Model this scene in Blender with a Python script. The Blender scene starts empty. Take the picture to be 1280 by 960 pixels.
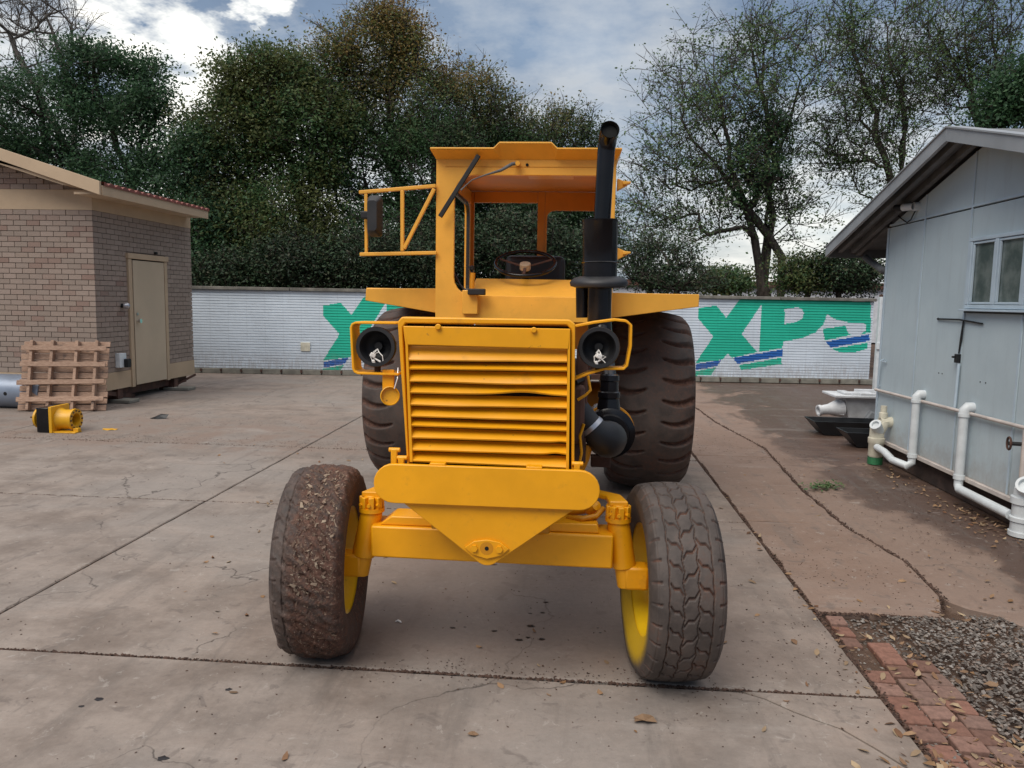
import bpy, bmesh, math, random
import numpy as np
from math import sin, cos, pi, radians, tan, atan2, sqrt, exp
from mathutils import Vector, Matrix, Euler
random.seed(7)
S = bpy.context.scene
COL = S.collection
# ---------------------------------------------------------------- camera
CAM = Vector((0, 0, 1.55)); FPX = 962.0
cd = bpy.data.cameras.new('camera'); cam = bpy.data.objects.new('camera', cd); COL.objects.link(cam)
RM = Matrix.Rotation(radians(4.42), 3, 'Z') @ Matrix.Rotation(radians(90-6.26), 3, 'X') @ Matrix.Rotation(radians(1.06), 3, 'Z')
cam.matrix_world = Matrix.Translation(CAM) @ RM.to_4x4()
cd.sensor_width = 36; cd.lens = FPX/1280*36; cd.clip_start = .05; cd.clip_end = 3000
S.camera = cam
def ray(px, py): return RM @ Vector(((px-640)/FPX, -(py-480)/FPX, -1.0))
def at(px, py, Y): d = ray(px, py); return CAM + d*(Y/d.y)            # point of the depth plane y = Y
def atx(px, py, X): d = ray(px, py); return CAM + d*(X/d.x)           # point of the plane x = X
def atz(px, py, z=0.): d = ray(px, py); return CAM + d*((z-CAM.z)/d.z)
# ---------------------------------------------------------------- view, sky, sun
S.view_settings.view_transform = 'Standard'; S.view_settings.look = 'None'
S.view_settings.exposure = 0.98; S.view_settings.gamma = 1
SUN_EL, SUN_AZ = radians(50), radians(-148)      # azimuth from +Y towards +X
W = bpy.data.worlds.new('World'); S.world = W; W.use_nodes = True
def build_world():
    nt = W.node_tree; N = nt.nodes; L = nt.links; N.clear()
    def nd(t, **k):
        n = N.new(t)
        for a, b in k.items(): setattr(n, a, b)
        return n
    out = nd('ShaderNodeOutputWorld'); bg = nd('ShaderNodeBackground'); bg.inputs['Strength'].default_value = .1
    sky = nd('ShaderNodeTexSky', sky_type='NISHITA', sun_disc=False); sky.sun_elevation = SUN_EL; sky.sun_rotation = SUN_AZ
    sky.air_density = 1.2; sky.dust_density = 1.5
    tc = nd('ShaderNodeTexCoord')
    sep = nd('ShaderNodeSeparateXYZ'); L.new(tc.outputs['Generated'], sep.inputs[0])
    def m(op, a, b=None, c=None, clamp=False):
        n = nd('ShaderNodeMath', operation=op, use_clamp=clamp)
        for i, v in enumerate((a, b, c)):
            if v is None: continue
            if isinstance(v, (int, float)): n.inputs[i].default_value = v
            else: L.new(v, n.inputs[i])
        return n.outputs[0]
    zz = m('ADD', m('MAXIMUM', sep.outputs[2], 0), .22)
    cx = m('DIVIDE', sep.outputs[0], zz); cy = m('DIVIDE', sep.outputs[1], zz)
    cv = nd('ShaderNodeCombineXYZ'); L.new(cx, cv.inputs[0]); L.new(cy, cv.inputs[1])
    n1 = nd('ShaderNodeTexNoise'); n1.inputs['Scale'].default_value = 1.1; n1.inputs['Detail'].default_value = 7; n1.inputs['Roughness'].default_value = .46; n1.inputs['Distortion'].default_value = .25
    L.new(cv.outputs[0], n1.inputs['Vector'])
    n2 = nd('ShaderNodeTexNoise'); n2.inputs['Scale'].default_value = 3.1; n2.inputs['Detail'].default_value = 6; n2.inputs['Roughness'].default_value = .6
    L.new(cv.outputs[0], n2.inputs['Vector'])
    # cloud body: grey-blue, lighter where thin
    cr = nd('ShaderNodeValToRGB'); e = cr.color_ramp.elements
    e[0].position = .36; e[0].color = (.80, 1.08, 1.58, 1); e[1].position = .66; e[1].color = (1.40, 1.80, 2.40, 1)
    L.new(n1.outputs[0], cr.inputs[0])
    # break in the cloud around the bright part of the sky (upper left of the view)
    def blob(px, py, rad, warp=.26):
        d = ray(px, py).normalized()
        dp = nd('ShaderNodeVectorMath', operation='DOT_PRODUCT'); dp.inputs[1].default_value = d
        nv = nd('ShaderNodeVectorMath', operation='NORMALIZE'); L.new(tc.outputs['Generated'], nv.inputs[0]); L.new(nv.outputs[0], dp.inputs[0])
        ang = m('ARCCOSINE', m('MINIMUM', dp.outputs['Value'], .99999))
        a2 = m('ADD', ang, m('MULTIPLY', m('SUBTRACT', n2.outputs[0], .5), -warp*2.2))
        return m('SUBTRACT', 1, m('DIVIDE', a2, rad), clamp=True)
    b = m('MAXIMUM', blob(255, 95, .085), blob(322, 5, .055))
    b = m('MAXIMUM', b, blob(232, 118, .11)); b = m('MAXIMUM', b, m('MULTIPLY', blob(160, 20, .06), .7))
    b = m('MAXIMUM', b, m('MULTIPLY', blob(1000, 330, .26), .42)); b = m('MAXIMUM', b, m('MULTIPLY', blob(380, 300, .3), .5))
    b = m('MAXIMUM', b, m('MULTIPLY', blob(30, 130, .16), .4))
    b = m('MAXIMUM', b, m('MULTIPLY', blob(740, 60, .16), .16))
    b = m('POWER', m('MULTIPLY', b, 1.35, clamp=True), .8)
    mx = nd('ShaderNodeMixRGB'); L.new(b, mx.inputs[0]); L.new(cr.outputs[0], mx.inputs[1]); mx.inputs[2].default_value = (7.2, 7.0, 6.4, 1)
    # overcast deck gets brighter overhead
    up = m('MULTIPLY_ADD', m('MAXIMUM', m('SUBTRACT', sep.outputs[2], .45), 0), 4.0, 1)
    wt = nd('ShaderNodeMixRGB'); L.new(m('MULTIPLY', m('SUBTRACT', sep.outputs[2], .45), 2.2, clamp=True), wt.inputs[0]); L.new(mx.outputs[0], wt.inputs[1]); wt.inputs[2].default_value = (2.9, 2.75, 2.6, 1)
    v = nd('ShaderNodeVectorMath', operation='SCALE'); L.new(wt.outputs[0], v.inputs[0]); L.new(up, v.inputs['Scale'])
    mask = m('MULTIPLY_ADD', n2.outputs[0], .5, .62, clamp=True)
    m2 = nd('ShaderNodeMixRGB'); L.new(mask, m2.inputs[0]); L.new(sky.outputs[0], m2.inputs[1]); L.new(v.outputs[0], m2.inputs[2])
    L.new(m2.outputs[0], bg.inputs[0]); L.new(bg.outputs[0], out.inputs[0])
build_world()
sl = bpy.data.lights.new('sun', 'SUN'); sl.energy = 1.2; sl.angle = radians(40); sl.color = (1, .93, .83)
so = bpy.data.objects.new('sun', sl); COL.objects.link(so)
sd = Vector((sin(SUN_AZ)*cos(SUN_EL), cos(SUN_AZ)*cos(SUN_EL), sin(SUN_EL)))
so.rotation_euler = sd.to_track_quat('Z', 'Y').to_euler()

# ---------------------------------------------------------------- helpers
def world_loc(o):
    v = Vector((0, 0, 0))
    while o: v += Vector(o.location); o = o.parent
    return v
class MB:
    def __init__(s): s.v = []; s.f = []; s.mi = []; s.cur = 0
    def add(s, vs, fs):
        b = len(s.v); s.v += [tuple(v) for v in vs]; s.f += [tuple(i+b for i in f) for f in fs]; s.mi += [s.cur]*len(fs); return s
    def box(s, c, d, rot=None):
        c = Vector(c); h = Vector(d)/2
        vs = [Vector((x*h.x, y*h.y, z*h.z)) for x in (-1, 1) for y in (-1, 1) for z in (-1, 1)]
        if rot is not None:
            R = rot if isinstance(rot, Matrix) else Euler(rot).to_matrix()
            vs = [R @ v for v in vs]
        return s.add([v+c for v in vs], [(0,1,3,2),(4,6,7,5),(0,4,5,1),(2,3,7,6),(0,2,6,4),(1,5,7,3)])
    def bx(s, x0, x1, y0, y1, z0, z1): return s.box(((x0+x1)/2, (y0+y1)/2, (z0+z1)/2), (x1-x0, y1-y0, z1-z0))
    def cyl(s, p0, p1, r0, r1=None, n=24, cap=True):
        p0 = Vector(p0); p1 = Vector(p1); r1 = r0 if r1 is None else r1
        q = (p1-p0).to_track_quat('Z', 'Y').to_matrix()
        vs = []
        for p, r in ((p0, r0), (p1, r1)):
            for k in range(n): a = 2*pi*k/n; vs.append(p + q @ Vector((r*cos(a), r*sin(a), 0)))
        fs = [(k, (k+1) % n, n+(k+1) % n, n+k) for k in range(n)]
        if cap: fs += [tuple(range(n))[::-1], tuple(range(n, 2*n))]
        return s.add(vs, fs)
    def bar(s, p0, p1, w, h, up=(0, 0, 1)):
        p0 = Vector(p0); p1 = Vector(p1); z = (p1-p0); ln = z.length; z.normalize()
        x = z.cross(Vector(up)); 
        if x.length < 1e-4: x = Vector((1, 0, 0))
        x.normalize(); y = x.cross(z)
        R = Matrix((x, z, y)).transposed()
        return s.box((p0+p1)/2, (w, ln, h), R)
    def tube(s, pts, r, n=12, cap=True):
        pts = [Vector(p) for p in pts]; m = len(pts)
        rs = r if isinstance(r, (list, tuple)) else [r]*m
        vs = []; fs = []; x = None
        for i, p in enumerate(pts):
            t = (pts[min(i+1, m-1)] - pts[max(i-1, 0)]).normalized()
            if x is None: x = t.orthogonal().normalized()
            x = (x - t*x.dot(t)).normalized(); y = t.cross(x)
            for k in range(n): a = 2*pi*k/n; vs.append(p + (x*cos(a)+y*sin(a))*rs[i])
        for i in range(m-1):
            for k in range(n): fs.append((i*n+k, i*n+(k+1) % n, (i+1)*n+(k+1) % n, (i+1)*n+k))
        if cap: fs += [tuple(range(n))[::-1], tuple(range((m-1)*n, m*n))]
        return s.add(vs, fs)
    def strap(s, pts, w, t, axis=(0, 1, 0), closed=False):
        """flat strip following pts; w = width along axis, t = thickness"""
        pts = [Vector(p) for p in pts]; A = Vector(axis).normalized(); m = len(pts); vs = []; fs = []
        for i, p in enumerate(pts):
            a = pts[(i-1) % m] if (closed or i > 0) else p; b = pts[(i+1) % m] if (closed or i < m-1) else p
            tg = (b-a).normalized(); nn = tg.cross(A).normalized()
            for sa, sn in ((-1, -1), (1, -1), (1, 1), (-1, 1)): vs.append(p + A*sa*w/2 + nn*sn*t/2)
        for i in range(m if closed else m-1):
            j = (i+1) % m
            for k in range(4): fs.append((i*4+k, i*4+(k+1) % 4, j*4+(k+1) % 4, j*4+k))
        if not closed: fs += [(3, 2, 1, 0), ((m-1)*4, (m-1)*4+1, (m-1)*4+2, (m-1)*4+3)]
        return s.add(vs, fs)
    def prism(s, poly, y0, y1, axis='y'):
        """poly = list of (a,b); extruded along axis (y: (x,z), x: (y,z), z: (x,y))"""
        n = len(poly)
        f = {'y': lambda a, b, c: (a, c, b), 'x': lambda a, b, c: (c, a, b), 'z': lambda a, b, c: (a, b, c)}[axis]
        vs = [f(a, b, y0) for a, b in poly] + [f(a, b, y1) for a, b in poly]
        return s.add(vs, [tuple(range(n)), tuple(range(n, 2*n))[::-1]] + [(k, (k+1) % n, n+(k+1) % n, n+k) for k in range(n)])
    def lathe(s, c, axis, prof, n=32):
        """prof = (along axis, radius)"""
        c = Vector(c); q = Vector(axis).to_track_quat('Z', 'Y').to_matrix(); vs = []; fs = []; m = len(prof)
        for a, r in prof:
            for k in range(n): t = 2*pi*k/n; vs.append(c + q @ Vector((r*cos(t), r*sin(t), a)))
        for i in range(m-1):
            for k in range(n): fs.append((i*n+k, i*n+(k+1) % n, (i+1)*n+(k+1) % n, (i+1)*n+k))
        return s.add(vs, fs)
    def frame(s, outer, inner, y0, y1, axis='y'):
        """plate with a hole; outer and inner rings with the same number of points"""
        n = len(outer)
        f = {'y': lambda a, b, c: (a, c, b), 'x': lambda a, b, c: (c, a, b), 'z': lambda a, b, c: (a, b, c)}[axis]
        vs = [f(a, b, y0) for a, b in outer]+[f(a, b, y0) for a, b in inner]+[f(a, b, y1) for a, b in outer]+[f(a, b, y1) for a, b in inner]
        fs = []
        for k in range(n):
            j = (k+1) % n
            fs += [(k, j, n+j, n+k), (2*n+k, 3*n+k, 3*n+j, 2*n+j), (k, 2*n+k, 2*n+j, j), (n+k, n+j, 3*n+j, 3*n+k)]
        return s.add(vs, fs)
    def build(s, name, mat, parent=None, smooth=None, bevel=0, seg=2, **props):
        me = bpy.data.meshes.new(name); off = world_loc(parent) if parent else Vector((0, 0, 0))
        me.from_pydata([(v[0]-off.x, v[1]-off.y, v[2]-off.z) for v in s.v], [], s.f)
        mats = mat if isinstance(mat, (list, tuple)) else [mat]
        for q in mats: me.materials.append(q)
        if len(mats) > 1: me.polygons.foreach_set('material_index', s.mi)
        bm = bmesh.new(); bm.from_mesh(me); bmesh.ops.recalc_face_normals(bm, faces=bm.faces); bm.to_mesh(me); bm.free()
        o = bpy.data.objects.new(name, me); COL.objects.link(o)
        if parent: o.parent = parent
        if bevel:
            b = o.modifiers.new('bevel', 'BEVEL'); b.width = bevel; b.segments = seg; b.limit_method = 'ANGLE'; b.angle_limit = radians(35)
        if smooth is not None or bevel:
            me.shade_smooth(); me.set_sharp_from_angle(angle=radians(smooth if smooth is not None else 32))
        for k, v in props.items(): o[k] = v
        return o
def thing(name, loc, label, cat, group=None):
    o = bpy.data.objects.new(name, None); COL.objects.link(o); o.location = loc; o.empty_display_size = .2
    o['label'] = label; o['category'] = cat
    if group: o['group'] = group
    return o
def npmesh(name, V, F, mat, parent=None, mi=None, smooth=False, attrs=None, **props):
    """V (n,3) float array, F (m,k) int array"""
    me = bpy.data.meshes.new(name); V = np.asarray(V, np.float32)
    if parent: V = V - np.array(world_loc(parent), np.float32)
    F = np.asarray(F, np.int32); k = F.shape[1]
    me.vertices.add(len(V)); me.vertices.foreach_set('co', V.ravel())
    me.loops.add(F.size); me.loops.foreach_set('vertex_index', F.ravel())
    me.polygons.add(len(F)); me.polygons.foreach_set('loop_start', np.arange(0, F.size, k, dtype=np.int32))
    me.polygons.foreach_set('loop_total', np.full(len(F), k, np.int32))
    for q in (mat if isinstance(mat, (list, tuple)) else [mat]): me.materials.append(q)
    if mi is not None: me.polygons.foreach_set('material_index', np.asarray(mi, np.int32))
    if attrs:
        for an, av in attrs.items():
            a = me.attributes.new(an, 'FLOAT', 'POINT'); a.data.foreach_set('value', np.asarray(av, np.float32))
    me.update(calc_edges=True)
    if smooth: me.shade_smooth()
    else: me.shade_flat()
    o = bpy.data.objects.new(name, me); COL.objects.link(o)
    if parent: o.parent = parent
    for a, b in props.items(): o[a] = b
    return o
def rounded(x0, x1, z0, z1, r, n=5):
    """closed ring of a rectangle with rounded corners; r = one radius or (bl, br, tr, tl)"""
    if not isinstance(r, (tuple, list)): r = (r,)*4
    P = []
    for (cx, cz, a0, rr) in ((x0, z0, pi, r[0]), (x1, z0, 1.5*pi, r[1]), (x1, z1, 0, r[2]), (x0, z1, .5*pi, r[3])):
        ox = cx + (rr if cx == x0 else -rr); oz = cz + (rr if cz == z0 else -rr)
        for k in range(n+1): a = a0 + .5*pi*k/n; P.append((ox+rr*cos(a), oz+rr*sin(a)))
    return P

# ---------------------------------------------------------------- materials
class NT:
    def __init__(s, name, rough=.6, metal=0, spec=.5):
        s.m = bpy.data.materials.new(name); s.m.use_nodes = True; s.nt = s.m.node_tree; s.b = s.nt.nodes['Principled BSDF']
        s.b.inputs['Roughness'].default_value = rough; s.b.inputs['Metallic'].default_value = metal; s.b.inputs['Specular IOR Level'].default_value = spec
        s.tc = None
    def n(s, t, **k):
        x = s.nt.nodes.new(t)
        for a, b in k.items(): setattr(x, a, b)
        return x
    def link(s, a, b): s.nt.links.new(a, b)
    def co(s, kind='Object', scale=None):
        if s.tc is None: s.tc = s.n('ShaderNodeTexCoord'); s.geo = s.n('ShaderNodeNewGeometry')
        o = s.geo.outputs['Position'] if kind == 'World' else s.tc.outputs[kind]
        if scale:
            mp = s.n('ShaderNodeMapping'); mp.inputs['Scale'].default_value = scale; s.link(o, mp.inputs[0]); o = mp.outputs[0]
        return o
    def noise(s, sc, det=5, rough=.6, co=None, dist=0):
        x = s.n('ShaderNodeTexNoise'); x.inputs['Scale'].default_value = sc; x.inputs['Detail'].default_value = det; x.inputs['Roughness'].default_value = rough; x.inputs['Distortion'].default_value = dist
        s.link(co if co is not None else s.co(), x.inputs['Vector']); return x.outputs[0]
    def math(s, op, a, b=None, c=None, clamp=False):
        x = s.n('ShaderNodeMath', operation=op, use_clamp=clamp)
        for i, v in enumerate((a, b, c)):
            if v is None: continue
            if isinstance(v, (int, float)): x.inputs[i].default_value = v
            else: s.link(v, x.inputs[i])
        return x.outputs[0]
    def step(s, v, a, b):      # smooth ramp 0..1 between a and b
        x = s.n('ShaderNodeMapRange'); x.interpolation_type = 'SMOOTHSTEP'
        x.inputs['From Min'].default_value = a; x.inputs['From Max'].default_value = b; s.link(v, x.inputs['Value']); return x.outputs[0]
    def mix(s, f, a, b, mode='MIX'):
        x = s.n('ShaderNodeMixRGB', blend_type=mode)
        for i, v in enumerate((f, a, b)):
            if isinstance(v, (int, float)): x.inputs[i].default_value = v
            elif isinstance(v, tuple): x.inputs[i].default_value = (*v, 1) if len(v) == 3 else v
            else: s.link(v, x.inputs[i])
        return x.outputs[0]
    def color(s, v):
        if isinstance(v, tuple): s.b.inputs['Base Color'].default_value = (*v, 1)
        else: s.link(v, s.b.inputs['Base Color'])
    def rough(s, v): s.link(v, s.b.inputs['Roughness'])
    def bump(s, h, st=.3, d=.01):
        x = s.n('ShaderNodeBump'); x.inputs['Strength'].default_value = st; x.inputs['Distance'].default_value = d
        s.link(h, x.inputs['Height']); s.link(x.outputs[0], s.b.inputs['Normal'])
    def attr(s, name):
        x = s.n('ShaderNodeAttribute'); x.attribute_name = name; return x.outputs['Fac']
    def island(s): return s.n('ShaderNodeNewGeometry').outputs['Random Per Island']
    def orand(s): return s.n('ShaderNodeObjectInfo').outputs['Random']
def simple(name, col, rough=.6, var=.12, sc=6, metal=0, bump=.0, spec=.5, bsc=60):
    t = NT(name, rough, metal, spec); n = t.noise(sc)
    t.color(t.mix(t.step(n, .3, .7), tuple(c*(1-var) for c in col), tuple(min(1, c*(1+var)) for c in col)))
    t.rough(t.math('MULTIPLY_ADD', n, .25, rough-.12))
    if bump: t.bump(t.noise(bsc), bump, .004)
    return t.m
def paint(name, col, dirt=(.16, .085, .03), rough=.38, amount=.75):
    t = NT(name, rough, spec=.45); n = t.noise(2.2, 6, .6); n2 = t.noise(38, 4, .7); n3 = t.noise(9, 6, .7)
    c = t.mix(t.step(n, .3, .75), tuple(x*.84 for x in col), tuple(min(1, x*1.06) for x in col))
    c = t.mix(t.math('MULTIPLY', t.step(n3, .56, .75), amount*.35), c, dirt)
    c = t.mix(t.math('MULTIPLY', t.step(n2, .67, .74), amount), c, dirt)
    t.color(c); t.rough(t.math('MULTIPLY_ADD', n3, .3, rough-.13))
    t.bump(t.math('ADD', t.math('MULTIPLY', n, 1.), t.math('MULTIPLY', t.noise(140, 3), .05)), .25, .012)
    return t.m
M = {}
M['yellow'] = paint('yellow_paint', (.88, .385, .006))
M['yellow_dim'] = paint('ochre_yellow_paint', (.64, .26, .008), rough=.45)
M['cab_yellow'] = paint('cab_yellow_paint', (.84, .41, .05), rough=.42, amount=.35)
M['black'] = simple('black_enamel', (.006, .006, .008), .2, .3, 5, bump=.05, spec=.35)
M['hose'] = simple('black_rubber_hose', (.015, .015, .017), .5, .2, 8)
M['matte_black'] = simple('matte_black_plastic', (.008, .008, .009), .6, .3)
M['hole'] = simple('soot_and_shade_black', (.003, .003, .003), .9, .2)  # near-black: exhaust soot, and the shade inside holes and gaps as colour
M['steel'] = simple('bare_steel', (.45, .45, .47), .35, .2, 9, metal=.8)
M['chrome'] = simple('silver_rod', (.7, .72, .75), .2, .05, metal=1)
M['rust'] = simple('rusty_dark_steel', (.085, .04, .028), .8, .4, 8, bump=.3)
M['white_plastic'] = simple('white_pvc', (.62, .66, .68), .35, .10, 7)
M['cream_plastic'] = simple('cream_pvc', (.60, .57, .46), .4, .18, 7)
M['old_plastic'] = simple('green_paint', (.03, .17, .07), .6, .25, 9)
M['wire'] = simple('white_connector', (.75, .72, .68), .5, .15, 30)
M['gutter_grey'] = simple('grey_fascia_paint', (.27, .29, .31), .5, .10, 3)
M['soffit'] = simple('weathered_grey_board', (.12, .125, .13), .8, .3, 4, bump=.2)
M['tan'] = simple('tan_paint', (.46, .34, .225), .7, .06, 3, bump=.1)
M['tan_door'] = simple('beige_door_paint', (.48, .38, .27), .55, .05, 2, bump=.05)
M['rail'] = simple('cream_rail', (.55, .49, .45), .5, .15, 5)
M['plinth'] = simple('dirty_plinth', (.055, .035, .028), .9, .45, 5, bump=.6, bsc=20)
M['white_cast'] = simple('white_painted_casting', (.62, .64, .66), .5, .15, 6, bump=.15)
M['tarp'] = simple('black_trough', (.012, .014, .017), .4, .3)
M['roof_red'] = simple('red_roof_tile', (.20, .065, .05), .7, .3, 7, bump=.2)
M['drum'] = simple('blue_grey_metal_pipe', (.22, .26, .33), .35, .1, 3, metal=.3)
M['seat'] = simple('black_vinyl', (.012, .012, .014), .5, .2)
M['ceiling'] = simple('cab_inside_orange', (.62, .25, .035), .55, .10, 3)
M['bright_yellow'] = paint('bright_yellow_paint', (.70, .36, .012), amount=.8)
M['lemon'] = paint('lemon_rim_paint', (.78, .50, .01), amount=.4)

def mat_concrete():
    t = NT('yard_concrete', .8, spec=.3); w = t.co('World'); sep = t.n('ShaderNodeSeparateXYZ'); t.link(w, sep.inputs[0]); X, Y = sep.outputs[0], sep.outputs[1]
    big = t.noise(.55, 5, .6, w, .4); mid = t.noise(2.6, 8, .65, w); fine = t.noise(34, 6, .7, w); sp = t.noise(95, 3, .6, w); blot = t.noise(7.5, 4, .6, w, .6)
    st = t.co('World', (.35, 1.6, 1)); streak = t.noise(1.8, 6, .65, st)
    c = t.mix(t.step(mid, .32, .68), (.170, .137, .116), (.285, .240, .208))
    c = t.mix(t.math('MULTIPLY', t.step(big, .42, .62), .7), c, (.250, .225, .205), 'MIX')
    # drifted red-brown soil: more of it to the right and far back
    yard = t.math('MAXIMUM', t.step(X, .6, 2.6), t.math('MULTIPLY', t.step(Y, 5.0, 14), .25))
    side = t.step(X, 1.27, 1.29)
    th = t.math('MULTIPLY_ADD', yard, .9, t.math('MULTIPLY_ADD', side, .30, streak))
    mud = t.step(t.math('MULTIPLY_ADD', mid, .6, th), .80, 1.5)
    c = t.mix(t.math('MULTIPLY', mud, .68), c, (.215, .135, .098))
    # damp dark patches beside the hut
    damp = t.math('MULTIPLY', t.step(t.math('MULTIPLY_ADD', t.math('SUBTRACT', fine, .5), 1.2, X), 1.5, 2.6), t.step(t.math('MULTIPLY_ADD', t.step(t.math('MULTIPLY_ADD', mid, .9, X), 2.45, 3.3), .24, t.noise(.9, 6, .6, t.co('World', (1.2, .8, 1)), .5)), .55, .66))
    c = t.mix(t.math('MULTIPLY', damp, .78), c, (.06, .033, .024))
    # dusty pale powder + dark grime
    c = t.mix(t.math('MULTIPLY', t.step(streak, .55, .72), .35), c, (.38, .35, .32))
    c = t.mix(t.math('MULTIPLY', t.step(blot, .60, .68), .5), c, (.12, .10, .09))
    trk = t.noise(2.2, 7, .7, t.co('World', (2.6, .28, 1))); c = t.mix(t.math('MULTIPLY', t.step(trk, .53, .66), .38), c, (.13, .112, .10))
    fl = t.noise(13, 5, .75, w, .8); c = t.mix(t.math('MULTIPLY', t.step(fl, .60, .66), .4), c, (.37, .34, .31)); c = t.mix(t.math('MULTIPLY', t.step(fl, .40, .34), .35), c, (.13, .11, .10))
    vo = t.n('ShaderNodeTexVoronoi', feature='DISTANCE_TO_EDGE'); vo.inputs['Scale'].default_value = .55; ds = t.n('ShaderNodeVectorMath', operation='ADD'); nz = t.n('ShaderNodeTexNoise'); nz.inputs['Scale'].default_value = 2.3; nz.inputs['Detail'].default_value = 7; t.link(w, nz.inputs[0]); t.link(w, ds.inputs[0]); sc_ = t.n('ShaderNodeVectorMath', operation='SCALE'); sc_.inputs['Scale'].default_value = .55; t.link(nz.outputs['Color'], sc_.inputs[0]); t.link(sc_.outputs[0], ds.inputs[1]); t.link(ds.outputs[0], vo.inputs['Vector'])
    crk_ = t.math('MULTIPLY', t.math('SUBTRACT', 1, t.step(vo.outputs['Distance'], .0, .0045)), t.step(big, .46, .54)); c = t.mix(t.math('MULTIPLY', crk_, .8), c, (.06, .05, .045))
    band = t.math('MULTIPLY', t.step(Y, 6.8, 7.6), t.math('SUBTRACT', 1, t.step(Y, 8.2, 10.5)))
    c = t.mix(t.math('MULTIPLY', band, t.math('MULTIPLY', t.step(mid, .42, .6), .55)), c, (.16, .105, .08))
    # darker brown between and behind the front wheels, fading outwards
    dx = t.math('ABSOLUTE', t.math('ADD', X, .2)); ring = t.math('SUBTRACT', 1, t.step(dx, .5, 1.7))
    u = t.math('MULTIPLY', ring, t.math('MULTIPLY', t.step(Y, 2.95, 3.3), t.math('SUBTRACT', 1, t.step(Y, 5.5, 7.5))))
    c = t.mix(t.math('MULTIPLY', u, t.math('MULTIPLY_ADD', mid, .9, .12)), c, (.17, .125, .105))
    c = t.mix(t.math('MULTIPLY', t.step(sp, .6, .75), .35), c, (.14, .10, .08))
    c = t.mix(.55, c, t.mix(fine, (.62, .62, .62), (1.35, 1.35, 1.35)), 'MULTIPLY')
    t.color(c)
    t.rough(t.math('SUBTRACT', t.math('MULTIPLY_ADD', mid, .2, .74), t.math('MULTIPLY', damp, .35)))
    t.bump(t.math('ADD', t.math('MULTIPLY', fine, .5), t.math('MULTIPLY', mid, .8)), .35, .012)
    return t.m
M['concrete'] = mat_concrete()
def mat_soil():
    t = NT('red_brown_soil', .95, spec=.2); w = t.co('World'); a = t.noise(1.2, 6, .6, w); b = t.noise(30, 6, .75, w)
    c = t.mix(t.step(a, .35, .65), (.055, .036, .028), (.11, .07, .05)); c = t.mix(t.step(b, .5, .7), c, (.17, .12, .095)); t.color(c); t.bump(b, .8, .02); return t.m
M['soil'] = mat_soil()
M['joint'] = simple('joint_debris', (.06, .042, .034), .95, .5, 40, bump=.8)
def mat_isl(name, cols, rough=.8, bump=.3, pal=None, extra=None):
    t = NT(name, rough, spec=.3); r = t.n('ShaderNodeValToRGB'); e = r.color_ramp; e.interpolation = 'LINEAR'
    for i, c in enumerate(cols):
        p = i/(len(cols)-1)
        if i < 2: el = e.elements[i]; el.position = p if i == 0 else 1.0
        else: el = None
    while len(e.elements) > 1: e.elements.remove(e.elements[-1])
    e.elements[0].position = 0; e.elements[0].color = (*cols[0], 1)
    for i, c in enumerate(cols[1:], 1): q = e.elements.new(i/(len(cols)-1)); q.color = (*c, 1)
    t.link(t.island(), r.inputs[0]); n = t.noise(25, 4)
    t.color(t.mix(.6, r.outputs[0], t.mix(n, (.55, .55, .55), (1.4, 1.4, 1.4)), 'MULTIPLY'))
    if bump: t.bump(t.noise(60), bump, .004)
    return t.m
M['gravel'] = mat_isl('crushed_stone', [(.06, .048, .042), (.15, .13, .115), (.10, .085, .075), (.26, .24, .22), (.15, .10, .075)], .85)
M['litter'] = mat_isl('dry_leaves', [(.20, .11, .05), (.30, .19, .11), (.13, .06, .03), (.36, .27, .17), (.09, .045, .025)], .8)
M['crumb'] = mat_isl('dirt_crumbs', [(.05, .03, .022), (.10, .06, .045), (.035, .022, .018)], .95)
def mat_objrand(name, cols, rough=.8, sc=20, bump=.4, mul=.6):
    t = NT(name, rough, spec=.3); r = t.n('ShaderNodeValToRGB'); e = r.color_ramp
    e.elements[0].position = 0; e.elements[0].color = (*cols[0], 1); e.elements[1].position = 1; e.elements[1].color = (*cols[-1], 1)
    for i, c in enumerate(cols[1:-1], 1): q = e.elements.new(i/(len(cols)-1)); q.color = (*c, 1)
    t.link(t.orand(), r.inputs[0]); n = t.noise(sc, 6, .7)
    t.color(t.mix(mul, r.outputs[0], t.mix(t.step(n, .3, .7), (.55, .55, .55), (1.35, 1.35, 1.35)), 'MULTIPLY')); t.bump(n, bump, .006)
    return t.m
M['paver'] = mat_objrand('red_brick_paver', [(.17, .085, .062), (.225, .115, .085), (.135, .075, .057), (.24, .14, .11), (.16, .105, .085)], .85, 25)
M['brick'] = mat_objrand('mauve_brown_brick', [(.29, .225, .185), (.32, .25, .21), (.265, .21, .175), (.31, .24, .20), (.245, .165, .135)], .8, 18, mul=.35)
t_ = NT('brick_stuff', .8); t_.color(t_.mix(t_.island(), (.255, .198, .16), (.305, .24, .198))); t_.bump(t_.noise(60), .3, .004); M['brick_far'] = t_.m
M['mortar'] = simple('dark_mortar', (.20, .155, .125), .9, .2, 20)
def mat_wood():
    t = NT('weathered_pallet_wood', .8, spec=.3); n = t.noise(9, 6, .7, t.co('Object', (1, 8, 8))); k = t.noise(5, 4, .6)
    c = t.mix(t.step(n, .3, .7), (.27, .165, .115), (.43, .295, .215)); c = t.mix(t.math('MULTIPLY', t.step(k, .6, .7), .7), c, (.10, .08, .07))
    r = t.orand(); c = t.mix(.5, c, t.mix(r, (.7, .7, .7), (1.2, 1.2, 1.2)), 'MULTIPLY'); t.color(c); t.bump(n, .4, .004); return t.m
M['wood'] = mat_wood()
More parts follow.
